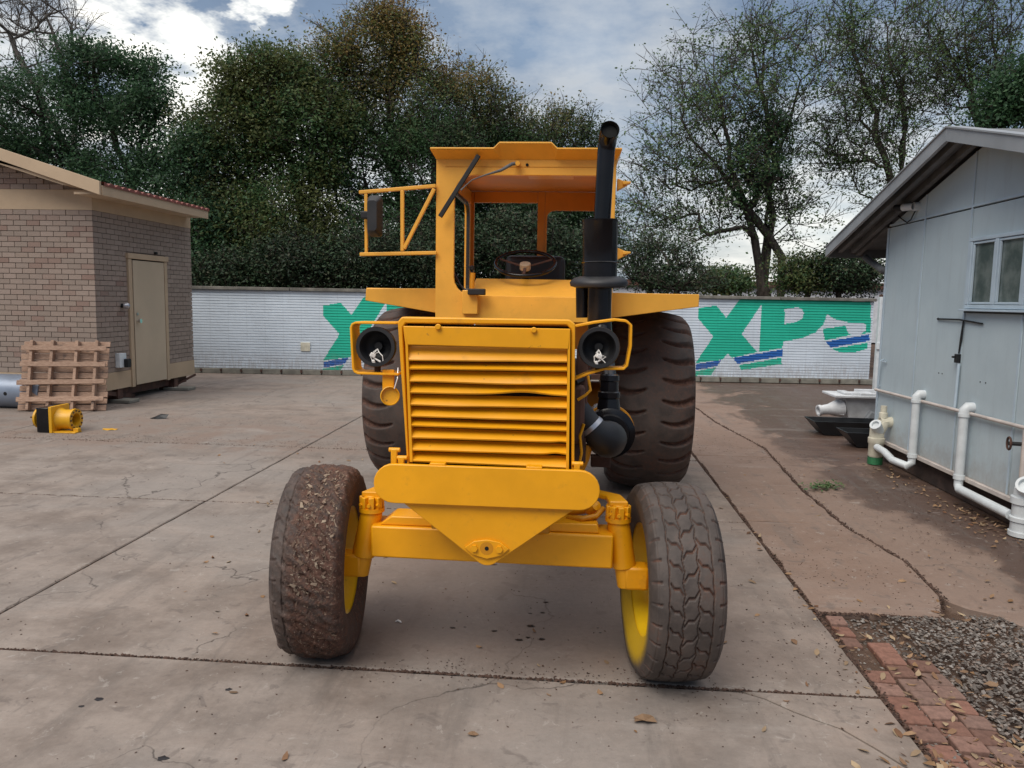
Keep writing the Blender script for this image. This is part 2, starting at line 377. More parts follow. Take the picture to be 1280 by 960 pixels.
def mat_hut():
    t = NT('pale_blue_grey_panel_paint', .5, spec=.35); a = t.noise(1.5, 5, .6); b = t.noise(3, 6, .7, t.co('Object', (3, 3, .35)))
    c = t.mix(t.step(a, .3, .7), (.44, .53, .575), (.49, .58, .62)); c = t.mix(t.math('MULTIPLY', t.step(b, .5, .75), .3), c, (.30, .34, .37)); 
    sz = t.n('ShaderNodeSeparateXYZ'); t.link(t.co('World'), sz.inputs[0]); spl = t.math('MULTIPLY', t.math('SUBTRACT', 1, t.step(t.math('MULTIPLY_ADD', t.noise(11, 5, .7), .5, sz.outputs[2]), .32, .75)), .55)
    c = t.mix(spl, c, (.27, .20, .155)); c = t.mix(t.math('MULTIPLY', t.step(t.noise(70, 3, .6), .70, .74), .5), c, (.16, .15, .14))
    t.color(c); t.bump(a, .35, .03); return t.m
M['hut'] = mat_hut()
M['hut_trim'] = simple('pale_trim_paint', (.46, .56, .64), .5, .07, 5)
t_ = NT('old_window_glass', .08, spec=.6); n_ = t_.noise(4, 5, .6); t_.color(t_.mix(t_.step(n_, .35, .65), (.085, .115, .11), (.19, .225, .215))); M['glass'] = t_.m
def mat_wall(name, col, dark=.85):
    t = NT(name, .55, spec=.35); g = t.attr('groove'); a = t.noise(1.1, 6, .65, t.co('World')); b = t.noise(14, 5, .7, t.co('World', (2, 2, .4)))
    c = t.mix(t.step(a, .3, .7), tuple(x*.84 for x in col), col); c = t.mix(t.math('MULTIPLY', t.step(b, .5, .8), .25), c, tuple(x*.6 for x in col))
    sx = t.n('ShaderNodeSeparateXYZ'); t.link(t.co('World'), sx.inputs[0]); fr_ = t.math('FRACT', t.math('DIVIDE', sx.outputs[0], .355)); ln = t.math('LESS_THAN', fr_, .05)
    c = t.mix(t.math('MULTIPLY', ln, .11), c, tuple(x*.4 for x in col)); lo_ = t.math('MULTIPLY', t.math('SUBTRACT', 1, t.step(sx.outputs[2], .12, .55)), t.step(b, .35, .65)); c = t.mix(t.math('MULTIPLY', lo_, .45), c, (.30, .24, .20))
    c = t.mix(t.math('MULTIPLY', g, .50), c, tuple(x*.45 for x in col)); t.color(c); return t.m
M['wall_white'] = mat_wall('white_wall_paint', (.72, .80, .88)); M['wall_green'] = mat_wall('green_wall_paint', (.03, .55, .38)); M['wall_blue'] = mat_wall('blue_wall_paint', (.03, .15, .50))
M['wall_base'] = simple('grey_concrete_kerb', (.20, .19, .16), .9, .25, 5, bump=.3)
M['cap'] = simple('grimy_wall_cap', (.17, .16, .14), .9, .35, 4, bump=.3)
def mat_bark(name, c0, c1):
    t = NT(name, .95, spec=.15); n = t.noise(6, 6, .7, t.co('Object', (3, 3, .8))); t.color(t.mix(t.step(n, .3, .7), c0, c1)); t.bump(n, .6, .02); return t.m
M['bark'] = mat_bark('dark_bark', (.035, .030, .026), (.10, .085, .072)); M['bark_pale'] = mat_bark('grey_bark', (.075, .066, .058), (.16, .145, .13))
def mat_leaf(name, cols, tr=.40, patch=None, tips=None):
    t = NT(name, .55, spec=.3); i = t.island(); r = t.n('ShaderNodeValToRGB'); e = r.color_ramp
    e.elements[0].position = 0; e.elements[0].color = (*cols[0], 1); e.elements[1].position = 1; e.elements[1].color = (*cols[-1], 1)
    for k, c in enumerate(cols[1:-1], 1): q = e.elements.new(k/(len(cols)-1)); q.color = (*c, 1)
    t.link(i, r.inputs[0]); c = r.outputs[0]; w = t.co('World'); n = t.noise(.7, 4, .6, w)
    if patch:
        n2 = t.noise(.55, 4, .65, w)
        c = t.mix(t.math('MULTIPLY', t.step(t.math('MULTIPLY_ADD', i, .25, n2), .5, .72), .9), c, patch)
    if tips:
        sz = t.n('ShaderNodeSeparateXYZ'); t.link(w, sz.inputs[0]); hh = t.math('MULTIPLY_ADD', t.noise(.8, 4, .6, w), 5.0, t.math('MULTIPLY_ADD', i, 1.2, sz.outputs[2]))
        c = t.mix(t.step(hh, 8.2, 11.2), tips, c)
    c = t.mix(.7, c, t.mix(t.step(n, .3, .7), (.6, .6, .6), (1.35, 1.35, 1.35)), 'MULTIPLY')
    t.color(c)
    tl = t.n('ShaderNodeBsdfTranslucent'); t.link(c, tl.inputs[0]); ms = t.n('ShaderNodeMixShader'); ms.inputs[0].default_value = tr
    t.link(t.b.outputs[0], ms.inputs[1]); t.link(tl.outputs[0], ms.inputs[2]); t.link(ms.outputs[0], t.nt.nodes['Material Output'].inputs[0]); return t.m
M['leaf_dark'] = mat_leaf('dark_green_leaves', [(.028, .066, .036), (.046, .105, .050), (.066, .135, .058), (.036, .080, .044)])
M['leaf_deep'] = mat_leaf('shade_leaves', [(.012, .026, .014), (.026, .054, .026), (.040, .072, .032), (.05, .046, .024)], .15)  # shade of the undergrowth put into the colour as darker greens
M['leaf_mid'] = mat_leaf('mid_green_leaves', [(.034, .084, .036), (.062, .130, .048), (.095, .155, .056), (.046, .095, .042)], patch=(.11, .12, .040))
M['leaf_brown'] = mat_leaf('olive_brown_leaves', [(.085, .135, .045), (.15, .175, .055), (.20, .175, .058), (.11, .15, .048)], patch=(.26, .165, .055), tips=(.050, .105, .044))
M['leaf_light'] = mat_leaf('light_green_leaves', [(.055, .115, .050), (.095, .165, .064), (.14, .20, .080), (.07, .12, .055)], .35)

# ================================================================ THE GROUND
ground = MB().add([(-500, -300, -.06), (500, -300, -.06), (500, 900, -.06), (-500, 900, -.06)], [(0, 1, 2, 3)]).build('ground', M['soil'], kind='structure')
rnd = random.Random(3)
def edge(a, b, jit=.004, step=.12):
    a = Vector((a[0], a[1])); b = Vector((b[0], b[1])); n = max(1, int((b-a).length/step)); out = []
    nrm = Vector((-(b-a).y, (b-a).x)).normalized()
    for k in range(n):
        p = a.lerp(b, k/n); 
        if k: p += nrm*rnd.uniform(-jit, jit)
        out.append((p.x, p.y))
    return out
def slab(corners, z=0., jit=.004, name='slab'):
    P = []
    for i in range(len(corners)): P += edge(corners[i], corners[(i+1) % len(corners)], jit)
    return MB().prism(P, z-.09, z, 'z').build(name, M['concrete'], ground, bevel=.006, seg=1)
g = .008
YJ = [-2.0, 3.025, 5.47, 7.6, 9.9, 12.25, 14.9, 17.5]
for i in range(len(YJ)-1):
    y0, y1 = YJ[i]+g, YJ[i+1]-g
    for x0, x1 in ((-16, -9.6), (-9.6, -6.2), (-6.2, -2.72)):
        slab([(x0+g, y0), (x1-g, y0), (x1-g, y1), (x0+g, y1)], jit=.003)
    if i == 0:
        ck = [(.72, 3.017-g), (.80, 2.965), (.88, 2.885), (.95, 2.83), (1.03, 2.775), (1.11, 2.655), (1.165, 2.56), (1.262, 2.44)]
        a = [(x-.004, y-.005) for x, y in ck]; b = [(x+.004, y+.006) for x, y in ck]
        slab([(-2.72+g, y0), (1.262, y0)] + a[::-1] + [(-2.72+g, y1)], jit=.002)
        slab(b[::-1] + [] + [(.73, y1), (1.262, y1)][0:2] if False else [b[k] for k in range(len(b)-1, -1, -1)] + [(1.262, y1)][::-1], jit=.001)
    else:
        slab([(-2.72+g, y0), (1.262, y0), (1.262, y1), (-2.72+g, y1)], jit=.003)
crk = [(1.90, 3.92), (2.02, 4.18), (2.07, 4.77), (1.96, 5.43), (1.97, 6.6), (2.1, 8.4), (1.9, 10.2), (1.86, 11.5), (1.9, 17.4)]
def crx(y):
    for (xa, ya), (xb, yb) in zip(crk, crk[1:]):
        if ya <= y <= yb: return xa+(xb-xa)*(y-ya)/(yb-ya)
    return crk[-1][0]
for y0, y1 in ((3.88, 5.52), (5.52, 7.9), (7.9, 11.0), (11.0, 17.4)):
    ys = [y0+.008] + [y for x, y in crk if y0+.05 < y < y1-.05] + [y1-.008]
    R_ = [(crx(max(y, 3.92)), y) for y in ys]
    slab([(1.288, y0+.008)] + [(x-.006, y) for x, y in R_] + [(1.288, y1-.008)], jit=.012)
slab([(2.03, 4.15), (2.35, 3.78), (2.8, 3.82), (3.6, 3.7), (9, 3.7), (9, 17.4)] + [(x+.008, y) for x, y in crk[::-1] if y > 4.2], z=-.008, jit=.02)
# debris packed into the joints
def crumbs(name, pts, size, mat, flat=.5, seed=1, parent=None, **props):
    r = np.random.default_rng(seed); P = np.array(pts, float); n = len(P)
    base = np.array([(1,0,0),(-1,0,0),(0,1,0),(0,-1,0),(0,0,1),(0,0,-1)], float)
    F0 = np.array([(0,2,4),(2,1,4),(1,3,4),(3,0,4),(2,0,5),(1,2,5),(3,1,5),(0,3,5)])
    sc = r.uniform(size[0], size[1], (n, 1, 1))*r.uniform(.6, 1.3, (n, 6, 1))
    a = r.uniform(0, 6.28, n); ca, sa = np.cos(a), np.sin(a)
    V = base[None]*sc*np.array([1.2, .9, flat]); tl = r.uniform(-.5, .5, (n, 2))
    V[:, :, 2] += V[:, :, 0]*tl[:, :1]+V[:, :, 1]*tl[:, 1:]*.5
    x = V[:, :, 0]*ca[:, None]-V[:, :, 1]*sa[:, None]; y = V[:, :, 0]*sa[:, None]+V[:, :, 1]*ca[:, None]
    V = np.stack([x, y, V[:, :, 2]], 2)+P[:, None]
    F = (F0[None]+np.arange(n)[:, None, None]*6)
    return npmesh(name, V.reshape(-1, 3), F.reshape(-1, 3), mat, parent, **props)
r_ = np.random.default_rng(5); pts = []
def along(x0, y0, x1, y1, n, w, z=-.004):
    t = r_.uniform(0, 1, n); d = np.array([x1-x0, y1-y0]); L_ = np.hypot(*d); nn = np.array([-d[1], d[0]])/L_
    o = r_.normal(0, w, n)
    for a, b in zip(t, o): pts.append((x0+d[0]*a+nn[0]*b, y0+d[1]*a+nn[1]*b, z))
along(-2.72, 3.025, 1.27, 3.025, 1500, .006); along(-9, 3.025, -2.7, 3.025, 900, .006)
along(1.275, 1.5, 1.275, 3.9, 900, .008); along(1.275, 3.9, 1.275, 9, 2200, .012); along(-2.72, 2.5, -2.72, 8, 300, .004, -.008)
along(-5, 5.47, 1.27, 5.47, 1100, .007); along(-6, 7.6, 1.27, 7.6, 800, .03, 0)
for (a, b), (c, d) in zip(crk[:-2], crk[1:-1]): along(a, b, c, d, int(380*np.hypot(c-a, d-b)), .012, -.002)
along(1.28, 3.88, 1.9, 3.89, 300, .012)
crumbs('joint_debris', pts, (.003, .009), M['crumb'], .5, 2, kind='stuff')
# specks of soil and grit strewn over the slabs
pts = []
n = 1500; u = r_.uniform(0, 1, n); Y_ = 1.7+u**1.3*12; X_ = r_.uniform(-.62, .62, n)*Y_*1.15-.3
for x, y in zip(X_, Y_): pts.append((x, y, .002))
for cx, cy, sx, sy, n in ((1.6, 4.6, .25, .5, 260), (1.0, 3.6, .25, .5, 120), (-.2, 3.05, .45, .06, 300), (-4.5, 7.8, 2, .12, 900), (-3, 9, 2.5, .2, 500), (1.2, 3.35, .1, .3, 120), (2.6, 5.6, .3, .9, 700), (.1, 3.9, .6, .5, 160), (.6, 2.9, .3, .1, 60), (1.5, 8.4, .5, .4, 300)):
    for x, y in zip(r_.normal(cx, sx, n), r_.normal(cy, sy, n)): pts.append((x, y, .002))
crumbs('grit', pts, (.001, .0055), M['crumb'], .45, 3, kind='stuff')
# gravel
pts = []
for k in range(19000):
    x, y = r_.uniform(1.31, 3.3), r_.uniform(1.7, 3.95)
    if x < 1.42 and y > 3.2 and r_.random() < .5: continue
    if x < 1.60 and r_.random() < .45: continue
    if y > 3.86 and x < 2.0: continue
    if y > 4.1-.35*(x-1.9)+.0: continue
    pts.append((x, y, -.026+.012*r_.random()+.010*sin(x*5+y*3)+(.012 if x > 1.62 else -.004)))
crumbs('gravel', pts, (.004, .0125), M['gravel'], .65, 4, kind='stuff')
MB().add([(1.285, 1.2, -.035), (9, 1.2, -.035), (9, 3.95, -.035), (1.285, 3.95, -.035)], [(0, 1, 2, 3)]).build('soil_bed', M['soil'], kind='structure')
# red brick paver edging
edging = MB().add([(1.285, 1.5, -.031), (1.85, 1.5, -.031), (1.62, 3.86, -.031), (1.285, 3.86, -.031)], [(0, 1, 2, 3)]).build('brick_path', M['soil'], kind='structure')
pm = [MB().bx(-.054, .054, -.052, .052, -.03, .0).build('paver_source', M['paver'], None, bevel=.005, seg=2)]
src = pm[0]; me_pav = src.data; bpy.data.objects.remove(src); me_pav.name = 'paver'
for i in range(3):
    for j in range(22):
        x = 1.343+i*.112; y = 3.80-j*.112+(.05 if i % 2 else 0)
        if i == 1 and y > 3.52 or i == 2 and y > 3.46 or i == 3 and y > 2.95: continue
        if rnd.random() < .05: continue
        sc = .8 if i == 0 and y > 3.55 else 1
        x += .012 if i == 0 and y > 3.55 else 0
        o = bpy.data.objects.new('paver', me_pav); COL.objects.link(o); o.parent = edging
        o.location = (x+rnd.uniform(-.006, .006)-(.01 if sc < 1 else 0), y+rnd.uniform(-.006, .006), -.008+rnd.uniform(-.006, .005)); o.rotation_euler = (rnd.uniform(-.04, .04), rnd.uniform(-.04, .04), rnd.uniform(-.05, .05)-.03)
        o.scale = (sc*rnd.uniform(.93, 1.0), rnd.uniform(.92, 1.02), 1)
        b = o.modifiers.new('bevel', 'BEVEL'); b.width = .006; b.segments = 2
# fallen leaves
def litter(name, pts, size, mat, seed=1, **props):
    r = np.random.default_rng(seed); P = np.array(pts, float); n = len(P)
    B = np.array([(-1, 0, 0), (-.3, -.45, 0), (.5, -.35, 0), (1, 0, 0), (.4, .45, 0), (-.4, .38, 0)]); F0 = np.array([(0, 1, 5), (1, 2, 4), (1, 4, 5), (2, 3, 4)])
    sc = r.uniform(size[0], size[1], (n, 1, 1)); V = B[None]*sc*np.stack([np.ones(n), r.uniform(.6, 1.3, n), np.ones(n)], 1)[:, None]
    V[:, :, 2] = np.abs(V[:, :, 1])*r.uniform(.0, .9, (n, 1)) + V[:, :, 0]**2/sc[:, :, 0]*r.uniform(-.1, .6, (n, 1))
    a = r.uniform(0, 6.28, n); ca, sa = np.cos(a)[:, None], np.sin(a)[:, None]; tl = r.uniform(-.35, .35, (n, 2))
    V[:, :, 2] += V[:, :, 0]*tl[:, :1]+V[:, :, 1]*tl[:, 1:]
    V[:, :, 2] -= V[:, :, 2].min(1)[:, None]
    V = np.stack([V[:, :, 0]*ca-V[:, :, 1]*sa, V[:, :, 0]*sa+V[:, :, 1]*ca, V[:, :, 2]], 2)+P[:, None]
    F = F0[None]+np.arange(n)[:, None, None]*6
    return npmesh(name, V.reshape(-1, 3), F.reshape(-1, 3), mat, **props)
pts = []
for cx, cy, sx, sy, n in ((1.62, 2.62, .16, .13, 220), (1.5, 3.2, .13, .35, 45), (3.02, 5.75, .10, .35, 170), (2.35, 3.4, .5, .5, 70), (1.75, 3.6, .3, .25, 36), (3.0, 7.0, .1, .5, 60), (1.25, 3.9, .04, 1.0, 36), (1.19, 2.5, .09, .08, 34), (2.2, 5.0, .4, 1.2, 30), (-2.1, 5.46, .12, .04, 20), (1.45, 3.0, .12, .35, 20)):
    for x, y in zip(r_.normal(cx, sx, n), r_.normal(cy, sy, n)): pts.append((x, y, .001 if x < 1.28 else (-.012 if y < 3.85 else .0)))
for k in range(130):
    y = 1.9+7*r_.random()**1.2; pts.append((r_.uniform(-.6, .55)*y, y, .001))
litter('leaf_litter', pts, (.009, .026), M['litter'], 8, kind='stuff')
def leaf(px, py, s, label, mat='litter'):
    p = atz(px, py, .0 if px < 1150 else -.012); r = random.Random(px); m = MB()
    out = []
    for k in range(10):
        a = 2*pi*k/10; rr = s*(.6+.4*abs(cos(a/2)))*(1 if k % 2 else .72); out.append((p.x+rr*cos(a+px), p.y+rr*.7*sin(a+px), .004+.3*s*r.random()))
    out.append((p.x, p.y, .008)); m.add(out, [(k, (k+1) % 10, 10) for k in range(10)])
    o = m.build('fallen_leaf', M[mat]); o['label'] = label; o['category'] = 'leaf'
leaf(806, 903, .055, 'large curled brown leaf alone on the concrete in front of the right wheel')
leaf(1240, 862, .036, 'pale orange dead leaf lying on the grey gravel by the brick edging')
leaf(1232, 876, .022, 'small tan leaf on gravel just below the pale orange one')
leaf(590, 919, .026, 'flat dark leaf fragment on concrete near the bottom middle of the photo')
leaf(1190, 878, .02, 'cream leaf lying on the red brick edging')
# weeds growing from the crack
pts = []
for k in range(160):
    p = atz(1030+r_.normal(0, 11), 609+r_.normal(0, 2.5)); pts.append((p.x, p.y, .003+.02*r_.random()))
litter('weeds', pts, (.012, .026), M['leaf_light'], 9, kind='stuff')
# oil drips under the tractor
m = MB()
for px, py, s in ((682, 753, .012), (678, 766, .011), (664, 783, .017), (663, 767, .008), (617, 789, .010), (619, 789, .009), (566, 785, .011), (581, 784, .006), (750, 791, .007), (747, 785, .006), (649, 800, .016), (660, 797, .01), (677, 799, .014), (575, 766, .005), (123, 874, .015), (102, 883, .009), (286, 862, .012), (204, 948, .016)):
    p = atz(px, py); n = 11; r = random.Random(px*3+py)
    ring = [(p.x+s*r.uniform(.6, 1.15)*1.3*cos(2*pi*k/n), p.y+s*r.uniform(.6, 1.15)*sin(2*pi*k/n), .0012) for k in range(n)]
    m.add(ring+[(p.x, p.y, .0022)], [(k, (k+1) % n, n) for k in range(n)])
m.build('oil_drips', simple('old_engine_oil', (.018, .013, .011), .35, .2), kind='stuff')
# small rubbish
p = atz(497, 778); m = MB(); m.tube([(p.x-.012, p.y, .004), (p.x, p.y+.008, .007), (p.x+.014, p.y-.002, .005), (p.x+.02, p.y-.01, .004)], [.002, .005, .005, .002], 6)
o = m.build('paper_scrap', M['wire'], smooth=40); o['label'] = 'tiny white crumpled scrap on the concrete to the right of the left front wheel'; o['category'] = 'litter'
p = atz(199, 523); m = MB()
m.add([(p.x-.11, p.y-.03, .003), (p.x-.02, p.y-.07, .006), (p.x+.10, p.y-.02, .004), (p.x+.11, p.y+.03, .05), (p.x+.0, p.y+.04, .05), (p.x-.08, p.y+.03, .012), (p.x, p.y, .035)], [(0, 1, 6), (1, 2, 6), (2, 3, 6), (3, 4, 6), (4, 5, 6), (5, 0, 6)])
o = m.build('rubber_scrap', M['tarp']); o['label'] = 'crumpled black plastic scrap lying on the yard near the brick cabin'; o['category'] = 'scrap'
p = atz(137, 537); m = MB(); m.add([(p.x+.085*cos(a)*(1+.15*sin(3*a)), p.y+.05*sin(a), .004+.004*sin(5*a)) for a in [2*pi*k/16 for k in range(16)]]+[(p.x, p.y, .012)], [(k, (k+1) % 16, 16) for k in range(16)])
o = m.build('plastic_lid', M['bright_yellow']); o['label'] = 'small flat yellow lid lying beside the yellow gearbox unit'; o['category'] = 'lid'

# ================================================================ PERIMETER WALL
W0 = Vector((-7.45, 14.6, 0)); W1 = Vector((5.93, 15.75, 0)); WD = (W1-W0).normalized(); WN = Vector((WD.y, -WD.x, 0))   # WN faces the camera
def wall_sz(px, py):
    d = ray(px, py); t = (W0-CAM).dot(WN)/d.dot(WN); p = CAM+d*t; return (p-W0).dot(WD), p.z
def WP(s, off, z): p = W0+WD*s+WN*off; return (p.x, p.y, z)
ztopL, ztopR = wall_sz(240, 364)[1], wall_sz(1085, 374)[1]; zbotL, zbotR = wall_sz(240, 459)[1], wall_sz(1085, 474)[1]
sL, sR = wall_sz(-400, 460)[0], wall_sz(1087, 460)[0]; s240 = wall_sz(240, 460)[0]
ZT = (ztopL+ztopR)/2; ZB = .5*(zbotL+zbotR)
wall = thing('perimeter_wall', tuple(W0), 'long white ribbed boundary wall painted with green and blue XPS lettering', 'wall')
def zz(lst): return [(840+x/4.74, 330+y/4.74) for x, y in lst]
GREEN = [zz(q) for q in (
 [(157,262),(262,245),(322,318),(400,212),(440,195),(620,195),(530,240),(412,415),(505,522),(355,556),(330,530),(298,567),(140,586),(245,430),(157,325)],
 [(138,636),(262,612),(232,658),(138,662)], [(396,600),(650,555),(650,592),(412,628)],
 [(440,195),(1178,195),(1178,345),(1130,348),(1040,345),(960,325),(920,295),(895,360),(850,405),(770,440),(658,460),(655,498),(518,521),(530,240)],
 [(893,385),(1028,365),(1045,412),(1060,420),(905,453)], [(950,503),(1162,466),(1160,500),(1100,520),(1020,525),(980,518)],
 [(1130,346),(1178,345),(1178,405),(1118,416),(1150,392),(1152,362)])]
WHITE = [zz(q) for q in ([(668,268),(740,256),(768,264),(782,290),(775,320),(735,345),(665,356)], [(900,190),(925,190),(912,216)], [(1048,198),(1145,198),(1142,225),(1070,223)])]
BLUE = [zz(q) for q in ([(142,594),(292,568),(268,604),(142,628)], [(360,557),(655,506),(655,545),(386,590)], [(910,460),(1170,417),(1170,455),(940,495)])]
def inside(P, X, Y):
    c = np.zeros(X.shape, bool); n = len(P)
    for i in range(n):
        x0, y0 = P[i]; x1, y1 = P[(i+1) % n]
        if y0 == y1: continue
        k = ((y0 > Y) != (y1 > Y)) & (X < (x1-x0)*(Y-y0)/(y1-y0)+x0); c ^= k
    return c
PS = {k: [[wall_sz(*p) for p in poly] for poly in v] for k, v in (('g', GREEN), ('w', WHITE), ('b', BLUE))}
shift = wall_sz(404.5, 400)[0]-wall_sz(873, 400)[0]
dz = wall_sz(405.2, 382)[1]-wall_sz(873.1, 385.3)[1]
def build_wall():
    rows = 29; h = (ZT-ZB)/rows; za = []
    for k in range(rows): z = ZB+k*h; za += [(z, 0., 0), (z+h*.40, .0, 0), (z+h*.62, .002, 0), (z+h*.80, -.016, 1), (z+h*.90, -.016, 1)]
    za.append((ZT, 0, 0))
    lo, hi = wall_sz(860, 400)[0], sR
    ss = list(np.arange(sL, lo+shift, .25)) + list(np.arange(lo+shift, hi+shift+.1, .018)) + list(np.arange(hi+shift+.11, lo, .25)) + list(np.arange(lo, hi, .018)) + [hi]
    ss = np.array(sorted(set(np.round(ss, 4)))); Z = np.array([a[0] for a in za]); O = np.array([a[1] for a in za]); G = np.array([a[2] for a in za], float)
    SS, ZZ = np.meshgrid(ss, Z); OO = np.repeat(O[:, None], len(ss), 1)
    # faint sag of the panels between their posts
    OO = OO+.004*np.sin(SS*3.1)*np.sin(ZZ*2)
    V = np.stack([W0.x+WD.x*SS+WN.x*OO, W0.y+WD.y*SS+WN.y*OO, ZZ], 2).reshape(-1, 3)
    nr, nc = SS.shape; idx = np.arange(nr*nc).reshape(nr, nc)
    F = np.stack([idx[:-1, :-1], idx[:-1, 1:], idx[1:, 1:], idx[1:, :-1]], 2).reshape(-1, 4)
    cs = (SS[:-1, :-1]+SS[:-1, 1:])/2; cz = (ZZ[:-1, :-1]+ZZ[1:, :-1])/2
    mi = np.zeros(cs.shape, int)
    for off, d in ((0, 0), (shift, dz)):
        A, B = cs-off, cz-d
        for q in PS['g']: mi[inside(q, A, B)] = 1
        for q in PS['w']: mi[inside(q, A, B)] = 0
        for q in PS['b']: mi[inside(q, A, B)] = 2
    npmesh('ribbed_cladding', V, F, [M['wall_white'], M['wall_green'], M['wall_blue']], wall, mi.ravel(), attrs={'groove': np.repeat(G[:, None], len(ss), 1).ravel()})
    MB().add([WP(sL, -.03, 0), WP(sR, -.03, 0), WP(sR, -.15, 0), WP(sL, -.15, 0), WP(sL, -.03, ZT), WP(sR, -.03, ZT), WP(sR, -.15, ZT), WP(sL, -.15, ZT)], [(0,1,2,3),(4,5,6,7),(0,1,5,4),(1,2,6,5),(2,3,7,6),(3,0,4,7)]).build('backing_wall', M['wall_base'], wall)
    s = sL
    while s < sR:   # coping lengths
        e = min(s+2.4, sR+.03); m = MB(); m.box(Vector(WP((s+e)/2, -.06, ZT+.03)), (e-s-.012, .24, .06), Euler((0, 0, atan2(WD.y, WD.x)))); m.build('coping', M['cap'], wall, bevel=.006, seg=1); s += 2.4
    s = sL; src = None
    while s < sR:   # footing blocks with fixing clips
        m = MB().box(Vector(WP(s+.195, .0, ZB/2-.004)), (.382, .12, ZB-.012), Euler((0, 0, atan2(WD.y, WD.x))))
        m.build('footing_block', M['wall_base'], wall, bevel=.006, seg=1)
        m = MB().box(Vector(WP(s+.39, .065, ZB/2+.015)), (.035, .02, .05), Euler((0, 0, atan2(WD.y, WD.x)))); m.build('clip', M['rust'], wall)
        s += .394
    # square access plate on the cladding
    a = wall_sz(376, 428); b = wall_sz(388, 439); MB().box(Vector(WP((a[0]+b[0])/2, .012, (a[1]+b[1])/2)), (b[0]-a[0], .02, a[1]-b[1]), Euler((0, 0, atan2(WD.y, WD.x)))).build('access_plate', M['cream_plastic'], wall, bevel=.004)
build_wall()
# white steel post at the right-hand end of the wall
pp = at(1096, 470, 14.4); post = thing('gate_post', (pp.x, pp.y, 0), 'rusty white steel gate post at the right end of the boundary wall', 'post')
m = MB().bx(pp.x-.05, pp.x+.05, pp.y-.05, pp.y+.05, 0, 1.72); m.build('upright', M['white_plastic'], post, bevel=.006)
MB().bx(pp.x-.07, pp.x+.07, pp.y-.08, pp.y-.05, .78, .9).build('hinge_plate', M['white_plastic'], post, bevel=.004)
MB().bx(pp.x-.04, pp.x+.09, pp.y-.05, pp.y+.05, 1.72, 1.76).build('rusty_cap', M['rust'], post, bevel=.004)
# white shed far behind
far = thing('distant_shed', (6.5, 34, 0), 'long low white building seen beyond the boundary wall behind the bare trees', 'building')
a = at(872, 352, 34); b = at(1010, 352, 34)
MB().bx(a.x-8, b.x+6, 34, 42, 0, a.z-.2).build('wall', simple('far_white_wall', (.6, .62, .66), .8), far)
MB().bx(a.x-8.2, b.x+6.2, 33.8, 42.2, a.z-.2, a.z+.05).build('roof', M['rust'], far)

# ================================================================ BRICK CABIN (left)
cab_x, cab_y = -6.35, 9.85
cabin = thing('brick_cabin', (cab_x, cab_y, 0), 'small mauve-brown brick cabin with tan bands and a closed beige door, on a steel skid', 'cabin')
XL, YB = -10.05, 12.47; ZB0, ZB1, ZW, ZW2 = .2, .44, 2.62, 2.88
rk = at(127, 232, 9.5); rk2 = at(0, 190, 9.5); sl_ = (rk2.z-rk.z)/(rk.x-rk2.x); XR = -8.2
def rake_z(x): return rk.z + (rk.x-x)*sl_ if x > XR else rk.z + (rk.x-XR)*sl_ - (XR-x)*sl_
MB().bx(XL, cab_x-.014, cab_y+.014, YB-.014, ZB0, ZW2).build('wall_core', M['mortar'], cabin)
MB().prism([(XL, ZW2), (cab_x-.014, ZW2), (cab_x-.014, rake_z(cab_x)-.14), (XR, rake_z(XR)-.14), (XL, rake_z(XL)-.14)], cab_y+.014, cab_y+.1).build('gable_core', M['mortar'], cabin)
MB().bx(XL, cab_x+.004, cab_y-.004, cab_y+.02, ZW, ZW2).build('upper_band', M['tan'], cabin)
MB().bx(cab_x-.02, cab_x+.006, cab_y-.002, YB, ZW, ZW2-.05).build('upper_band', M['tan'], cabin)
DY0, DY1 = 10.68, 11.57
MB().bx(XL, cab_x+.01, cab_y-.01, cab_y+.02, ZB0, ZB1).build('lower_band', M['tan'], cabin)
MB().bx(cab_x-.02, cab_x+.012, cab_y-.008, DY0-.08, ZB0, ZB1).build('lower_band', M['tan'], cabin)
MB().bx(cab_x-.02, cab_x+.012, DY1+.08, YB, ZB0, ZB1).build('lower_band', M['tan'], cabin)
# bricks
bl, bh, cr_ = .176, .0595, (ZW-ZB1)/31
brick_me = MB().bx(0, 1, 0, 1, 0, 1).build('brick_source', M['brick']); bme = brick_me.data; bpy.data.objects.remove(brick_me); bme.name = 'brick'
cells = []
def put(kind, a, z, L_, H, pr):
    cells.append((kind, a, z, L_, H, pr))
for k in range(31):
    z = ZB1+k*cr_+.004; off = (bl+.008)*(.5 if k % 2 else 0)
    x = cab_x
    while x > XL+.1:
        w = bl if not (x == cab_x and off) else bl/2-.004
        put('f', x-w, z, w, cr_-.008, 0 if x-w > -7.75 else 1); x -= w+.008
    y = cab_y+.02
    while y < YB-.02:
        w = bl if not (y == cab_y+.02 and off) else bl/2-.004
        y1 = min(y+w, YB)
        segs = [(y, y1)]
        if z < 2.11: segs = [(a, b) for a, b in ((y, min(y1, DY0-.085)), (max(y, DY1+.085), y1)) if b-a > .02]
        for a, b in segs: put('s', a, z, b-a, cr_-.008, 2 if a < 10.6 and k > 8 else 1)
        y += w+.008
for k in range(14):
    z = ZW2+k*cr_+.004; x = cab_x-.02-(.09 if k % 2 else 0)
    while x > XL+.1:
        if z+cr_ < rake_z(x)-.13 and z+cr_ < rake_z(x-bl)-.13: put('f', x-bl, z, bl, cr_-.008, 0 if x > -7.75 else 1)
        x -= bl+.008
single = [c for c in cells if c[5] == 0]; single += [c for c in cells if c[5] == 2][:max(0, 298-len(single))]; single = single[:298]
sset = set(single); m = MB(); rb = random.Random(11)
